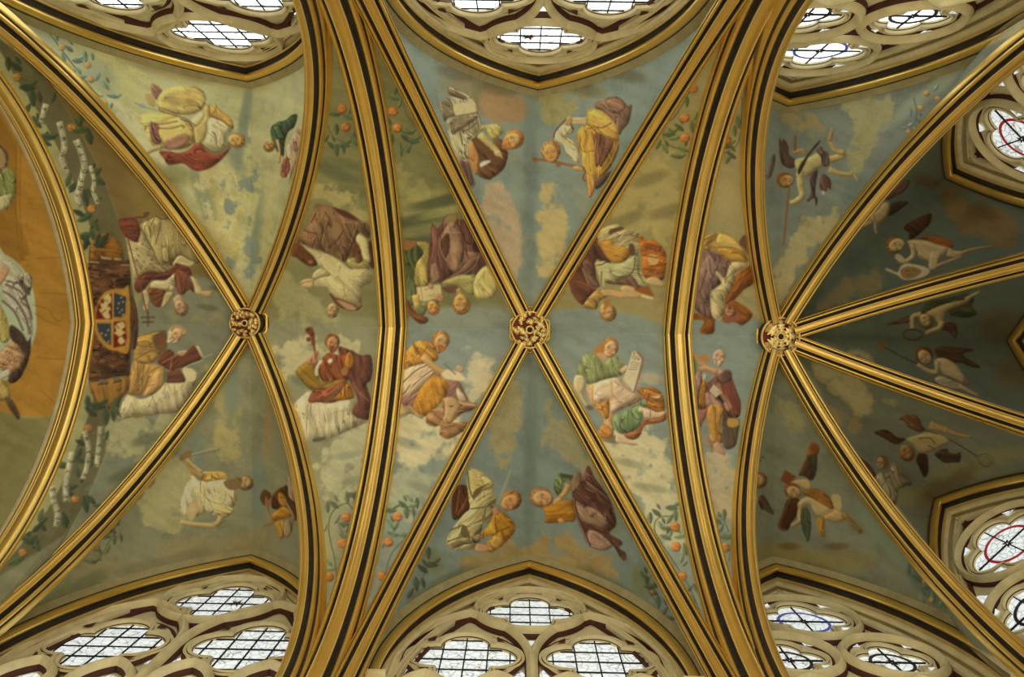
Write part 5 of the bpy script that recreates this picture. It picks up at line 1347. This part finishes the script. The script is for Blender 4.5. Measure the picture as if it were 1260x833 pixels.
# --- apse: south cell
fig('painted_figure', 'painted cherub in ochre carrying a dark wooden cross with a green wing', 930, 535, '''
c 7f4614 80 .25 : 680,95 780,140 750,260 660,270 620,260
c 40401e 75 .35 : 640,260 750,260 740,470 690,560 620,520 560,470
c 4f2f16 -60 .35 : 530,490 640,300 700,450 680,560 600,500
q 78401a .5 : 360,430 500,520 400,620 300,560
c 4e2a0c -65 .2 : 400,790 540,800 500,990 440,1080 380,1180 275,1130 330,960
l 8f5a1c 1.2 : 410,800 285,1110 370,1165
s a08a52 : 530,820 640,760 800,820 900,880 940,920 800,1000 720,960 660,860 560,900 510,880
c 83541a 25 .25 : 580,690 700,660 820,690 920,790 960,900 900,900 780,830 660,760 590,740
p a08a4e : 930,760 980,730 1040,760 1050,920 970,900
s a08248 : 780,1020 900,940 1000,910 1100,1000 1080,1060 960,1080 860,1050 850,1150 860,1220 800,1250 750,1120
c a0721e 75 .25 : 750,1060 840,1010 830,1160 860,1240 800,1240
t 86682e 7 5 : 1080,960 1180,1080 1300,1200
l 6a4c1c 1.2 : 780,1020 950,930
t 9c7f4c 7 5 : 560,860 540,980 540,1060 440,1120
c 4c5430 85 .3 : 560,930 640,900 680,1100 650,1310 610,1260 560,1120
s a5884c : 440,590 540,550 650,560 680,640 650,680 560,640
H 9f8048 10 200 -.4 0 0 7c4818 : 460,690
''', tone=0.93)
fig('painted_figure', 'painted cherub head and wing half hidden behind the apse rib', 930, 535, '''
c 5a3c2a 50 .35 : 30,790 80,735 130,790 190,900 220,980 140,940 80,920 40,860
p 4d4a24 : 90,870 170,890 215,975 130,940
s a08850 : -20,720 10,700 30,790 20,860 -20,860
H a2804a 11 0 .2 0 0 83571e : 20,560
l 5a5c34 2 : 50,300 80,260 100,290 ; 30,340 60,310
''', tone=0.93)
# --- barrel beyond the far left rib
fig('painted_figure', 'painted figure in striped grey and white drapery beyond the far left rib', 0, 310, '''
p 9aa078 1 : -60,20 60,30 200,120 310,240 400,440 440,700 440,1000 330,1300 270,1480 100,1560 -60,1500
c a7a57a 30 .15 : -60,40 40,40 180,140 300,300 330,560 200,600 40,420 -60,400
c a29a78 55 .35 : 60,420 200,300 380,270 380,480 330,560 380,760 400,1040 320,900 200,760 60,560
l 5c4c42 2.6 .8 : 70,400 240,480 340,640 390,820 ; 40,480 200,600 310,800 360,1000 ; 100,360 270,400 360,520 ; 30,600 180,740 280,960
c 4c3b2c 70 .3 : 130,900 260,980 340,1100 380,1040 360,1300 240,1560 110,1610 130,1450 260,1360 290,1240 130,1060
c 9a8c48 85 .2 : -60,620 60,760 120,1000 100,1100 20,1110 -60,1000
c a07a50 20 .35 : 0,1240 140,1110 270,1200 290,1340 200,1470 80,1490 -20,1400
b b5895c 3,3 0 .6 : 60,1300 180,1260 220,1380 120,1420
s b08a62 : -40,300 20,130 60,160 110,230 60,330 0,400
c 8f7e40 60 .25 : -40,1580 80,1600 120,1780 40,1830 -40,1800
c 5b4a30 50 .3 : 60,1790 160,1830 240,2000 220,2060 120,1930
c a39c78 -20 .2 : 0,1500 110,1440 120,1520 20,1560
''')
fig('painted_figure', 'painted green and white fluttering drapery at the upper left edge', 0, 150, '''
c 6e5440 60 .35 : -40,300 60,340 100,420 80,560 20,680 -40,700
c 767a40 70 .3 : -40,700 70,560 180,640 190,800 160,900 -40,940
c a09a64 60 .2 : -40,940 160,880 150,960 100,1060 50,1090 -40,1080
p 8f7a4a 1 : -40,380 20,330 70,480 30,560 -40,560
''')
# --- ribbons, foliage and fruit of the arch band
FONT = {'A': '0,1 .5,0 1,1;.2,.6 .8,.6', 'T': '0,0 1,0;.5,0 .5,1', 'I': '.5,0 .5,1', 'D': '0,0 .7,.1 .9,.5 .7,.9 0,1 0,0', 'E': '1,0 0,0 0,1 1,1;0,.5 .8,.5', 'N': '0,1 0,0 1,1 1,0', 'S': '1,.1 .3,0 .1,.3 .9,.65 .7,1 0,.9',
        'C': '1,.1 .4,0 0,.5 .4,1 1,.9', 'V': '0,0 .5,1 1,0', 'O': '.5,0 1,.5 .5,1 0,.5 .5,0', 'L': '0,0 0,1 1,1', 'B': '0,0 .8,.2 0,.5 .9,.75 0,1 0,0', 'M': '0,1 .1,0 .5,.7 .9,0 1,1', 'U': '0,0 .1,.9 .9,.9 1,0'}
def ribbon(path, wd, text, flip=False):
    p = smooth_path(path, False, 6); g = np.gradient(p, axis=0); g /= np.linalg.norm(g, axis=1)[:, None] + 1e-9; n = np.stack([-g[:, 1], g[:, 0]], 1) * wd / 2
    fill(np.concatenate([p + n, (p - n)[::-1]]), hexc('9a9468'), .5, 1, 70, .12, .2, .3)
    L = np.r_[0, np.cumsum(np.linalg.norm(np.diff(p, axis=0), axis=1))]
    for i, ch in enumerate(text):
        s = L[-1] * (i + .5) / len(text); k = min(np.searchsorted(L, s), len(p) - 1); c, u = p[k], g[k] * (-1 if flip else 1); v = np.array([-u[1], u[0]]); h = wd * .62; w_ = h * .62
        for st in FONT[ch].split(';'):
            line([c + u * (float(a.split(',')[0]) - .5) * w_ + v * (float(a.split(',')[1]) - .5) * h for a in st.split()], hexc('3c3420'), .8, .85, .4)
def leafy(pts, col, r, seed, a0=None):
    rr = random.Random(seed)
    for x, y in pts:
        a = rr.uniform(0, 6.28) if a0 is None else math.radians(a0 + rr.uniform(-40, 40)); l = r * rr.uniform(.8, 1.3); c, s = math.cos(a), math.sin(a)
        q = [(x + u * l * c - v * l * s, y + u * l * s + v * l * c) for u, v in ((-1, 0), (-.3, .42), (.4, .36), (1.1, 0), (.4, -.36), (-.3, -.42))]
        k = rr.uniform(.82, 1.2); fill(q, np.clip(hexc(col) * k, 0, 255), .5, .9, a * 57, .12, .3, .3); line([(x - l * c, y - l * s), (x + l * c, y + l * s)], hexc(col) * .6, .6, .6)
def fruit(pts, r, col='b06a26', seed=1):
    for x, y, in pts:
        fill([(x + r * math.cos(t), y + r * .95 * math.sin(t)) for t in np.linspace(0, 6.28, 11)[:-1]], hexc(col), .5, .92, 0, .15, .3, .35); soft(x - r * .3, y - r * .3, r * .4, r * .4, 0, np.array([195, 140, 58]), .4)
def vine(stem, leaves, fruits, col='5a6b3e', r=4.5, fr=6, label=None, fcol='b06a26', a0=None, seed=3):
    FIGS.append(('painted_foliage', label)); CUR[:] = [len(FIGS), 0, 0, 1.]
    for st in stem: line(st, hexc('5c6238'), 1.5, .85)
    rr = random.Random(seed); more = [(x + rr.uniform(-9, 9), y + rr.uniform(-9, 9)) for x, y in leaves if rr.random() < .75]
    leafy(more, col, r * 1.05, seed + 1, a0); leafy(leaves, col, r * 1.35, seed, a0); fruit(fruits, fr, fcol); CUR[:] = [0, 0, 0, 1.]
vine([[(404, 60), (401, 120), (402, 150), (412, 170), (430, 174), (436, 160)]], [(414, 159), (408, 179), (422, 179), (414, 184), (401, 171), (435, 173), (410, 140), (428, 144), (406, 100)], [(421, 134), (425.5, 156.5)], label='painted orange branch with two fruits beside the white friar')
vine([[(488, 90), (499, 138), (509, 152), (508, 166)]], [(482, 171), (499, 170), (508, 174), (493, 184), (503, 182), (477, 156), (500, 162), (484, 120), (492, 128)], [(483.6, 137.5), (489, 157.5)], label='painted orange branch with two fruits above the mauve evangelist')
vine([[(434, 627), (426, 619), (410, 628), (404, 646), (407, 668), (412, 690), (416, 740)]], [(403, 624), (411, 621), (433, 609), (427, 612), (415, 639), (419, 652), (422, 644), (424, 660), (400, 650), (408, 700)], [(426.5, 637), (421.7, 668.7), (405, 710)], '6f7650', label='painted orange branch with fruits below the bearded saint with a staff')
vine([[(484, 627), (489, 622), (505, 628), (509, 642), (499, 662), (480, 684), (470, 730)]], [(513, 619), (496, 621), (480, 628), (500, 630), (487, 647), (480, 645), (495, 658), (483, 657), (472, 669), (508, 622)], [(489, 636), (478, 667), (470, 709)], '64744a', label='painted orange branch with fruits below the ox')
vine([[(860, 90), (834, 138), (820, 152), (816, 167), (823, 178), (836, 183)]], [(845, 125), (836, 157), (823, 166), (852, 156), (810, 178), (818, 183), (832, 192), (841, 184), (856, 143), (830, 170)], [(853, 109), (842.7, 145), (842.7, 170)], '5f6b34', label='painted orange branch with three fruits above the lion')
vine([[(913, 120), (911, 162), (905, 180), (891, 188)]], [(904, 161), (900, 191), (894, 180), (908, 150), (896, 196)], [(894, 172)], '5f6b34', label='painted orange branch beside the apse rib above the cross saint')
vine([[(831, 635), (812, 636), (805, 646), (809, 662), (824, 684), (848, 722), (864, 760)]], [(800, 637), (808, 631), (826, 625), (831, 633), (824, 639), (814, 647), (820, 650), (819, 661), (825, 657), (837, 660), (843, 676), (839, 687), (848, 725), (852, 740)], [(831, 648.6), (832, 673), (839.4, 709)], '66734c', label='painted orange branch with three fruits below the green shirted evangelist')
vine([[(882, 634), (891, 641), (898, 662), (897, 690)]], [(891, 633), (883, 641), (893, 661), (900, 670), (887, 650)], [(892, 674)], '66764e', label='painted orange branch below the bald saint with keys')
vine([[(60, 40), (90, 80), (118, 115), (126, 118)]], [(70, 45), (85, 60), (95, 75), (105, 70), (120, 95), (130, 105), (138, 118), (134, 138), (128, 140), (100, 95), (78, 72)], [(76, 58), (108, 80), (89, 88), (112, 98), (129, 129)], '6c8266', 4, 4.2, 'painted faded orange tree in the corner of the upper left cell', 'ab8244')
vine([[(1124, 120), (1128, 140), (1122, 160)]], [(1120, 138), (1130, 148), (1114, 158), (1126, 160), (1152, 108)], [(1140, 115), (1133, 133), (1118, 162), (1154, 122)], '70826c', 3.6, 4, 'painted faded orange branch in the upper apse cell', 'a8803e')
vine([[(146, 640), (132, 670), (120, 690)]], [(145, 640), (137, 652), (128, 660), (140, 662), (132, 676), (120, 684), (110, 690)], [(118, 673)], '6a6c42', 4.5, 5, 'painted faded fruit branch in the corner of the lower left cell', '8f7238')
vine([[(806, 700), (796, 722), (812, 745)]], [(796, 715), (804, 728), (800, 722), (810, 740), (818, 752), (792, 708), (822, 760)], [(803, 729)], '4e5c3a', 4.5, 4, 'painted dark leaves in the lower right corner of the middle bay window cell', '7a5a28')
vine([[(528, 690), (520, 710), (505, 730)]], [(527, 680), (520, 700), (530, 695), (512, 718), (505, 730)], [], '4e5838', 5, 4, 'painted dark leaves in the lower left corner of the middle bay window cell')
vine([[(1118, 690), (1140, 725), (1165, 748)]], [(1118, 700), (1128, 712), (1140, 722), (1148, 735), (1158, 742), (1134, 735)], [(1138, 716), (1146, 738)], '5c7050', 4.5, 3.6, 'painted faded leaves in the lower apse window cell', '9a7a3c')
vine([[(15, 70), (35, 100), (52, 130), (66, 165), (90, 185), (104, 215), (128, 230), (138, 265), (136, 290), (128, 300)]], [(10, 78), (20, 82), (33, 108), (40, 120), (33, 135), (45, 150), (58, 168), (54, 175), (66, 120), (100, 160), (110, 168), (84, 222), (90, 232), (105, 243), (112, 238), (119, 212), (121, 222), (104, 268), (118, 278), (105, 290), (113, 288), (97, 262), (127, 296), (106, 300), (100, 145)], [(21, 95), (88, 157), (113, 257)], '3f4e2c', 6, 5.5, 'painted dark orange tree with ribbons above the castle tower', 'a0702c')
vine([[(130, 490), (128, 520), (112, 560), (98, 590), (90, 640), (60, 690)]], [(108, 495), (112, 507), (120, 500), (130, 512), (143, 495), (141, 503), (75, 572), (95, 565), (131, 536), (115, 570), (80, 640), (50, 634), (45, 650), (105, 620), (112, 615), (40, 664), (33, 664), (20, 690), (46, 672), (85, 600), (95, 580), (100, 545)], [(109, 527), (28, 680), (93, 614)], '42502f', 6, 5.5, 'painted dark orange tree with ribbons below the castle tower', '9a6c2c')
FIGS.append(('painted_ribbon', 'painted pale lettered ribbons twining above the castle tower')); CUR[:] = [len(FIGS), 0, 0, 1.]
for pth, wd, tx, fl in (([(57, 128), (53, 142), (51, 152)], 8, 'AB', True), ([(73, 150), (79, 175), (77, 198)], 8, 'AMON', False), ([(81, 180), (77, 192), (77, 198), (84, 214)], 8, 'VA', True), ([(94, 172), (101, 190), (104, 207), (99, 228), (96, 245), (100, 254)], 9, 'ATIDENSC', True), ([(111, 204), (116, 222), (115, 236), (121, 251)], 6, 'SOCA', True)): ribbon(pth, wd, tx, fl)
FIGS.append(('painted_ribbon', 'painted pale lettered ribbons twining below the castle tower')); CUR[:] = [len(FIGS), 0, 0, 1.]
for pth, wd, tx, fl in (([(89, 556), (84, 580), (81, 600), (82, 618)], 8, 'ETLE', True), ([(64, 598), (66, 615), (71, 632), (70, 648)], 8, 'SOLTON', False), ([(104, 530), (109, 552), (107, 575), (102, 590)], 7, 'NSAR', False), ([(124, 525), (122, 548), (119, 575)], 7, 'COET', True)):
    ribbon(pth, wd, tx.replace('R', 'A'), fl)
CUR[:] = [0, 0, 0, 1.]
# faint lettering and painted architecture on the orange ground beyond the far left rib
for y, x in ((243, 37), (249, 38), (255, 39), (311, 32), (318, 32), (325, 33)): line([(x - 4, y), (x + 4, y + 1)], hexc('7a5518'), .9, .5); line([(x - 4, y + 2), (x + 4, y + 3)], hexc('7a5518'), .7, .4)
for a in ([(26, 160), (24, 250), (28, 320)], [(20, 160), (19, 255), (25, 318)], [(43, 318), (80, 316)], [(48, 360), (82, 362)], [(40, 375), (58, 380), (70, 395), (78, 390)], [(42, 385), (60, 396), (74, 400)], [(44, 440), (80, 442)], [(50, 480), (72, 500)]): line(a, hexc('6e4a14'), 1.2, .45)
def build_cells(paint=True):
    tot = 0; idx = {}
    for nm, pairs in CELLS:
        V, F = cell_mesh(pairs); tot += len(F); uv = project(V)
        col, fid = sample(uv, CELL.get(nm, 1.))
        idx[nm] = (V, F, col, fid)
    # each painted figure belongs to the cell that shows most of it
    best = {}
    for nm, (V, F, col, fid) in idx.items():
        ids, cnt = np.unique(fid[F[:, 0]], return_counts=True)
        for i, c in zip(ids, cnt):
            if i > 0 and c > best.get(i, (0, ''))[0]: best[i] = (c, nm)
    for nm, (V, F, col, fid) in idx.items():
        ff = fid[F[:, 0]]
        own = [i for i in np.unique(ff) if i > 0 and best[i][1] == nm]
        web = npsub('vault_web', V, F[~np.isin(ff, own)], col, ceiling)
        for i in own:
            name, label = FIGS[i - 1]; o = npsub(name, V, F[ff == i], col, web); o['label'] = label
    print('web faces', tot, 'figures', len(best), [FIGS[i][1] for i in range(len(FIGS)) if i + 1 not in best])
def npsub(name, V, F, col, parent):
    u, inv = np.unique(F, return_inverse=True)
    return npmesh(name, V[u], inv.reshape(F.shape), FRESCO, parent, color=col[u])
build_cells()
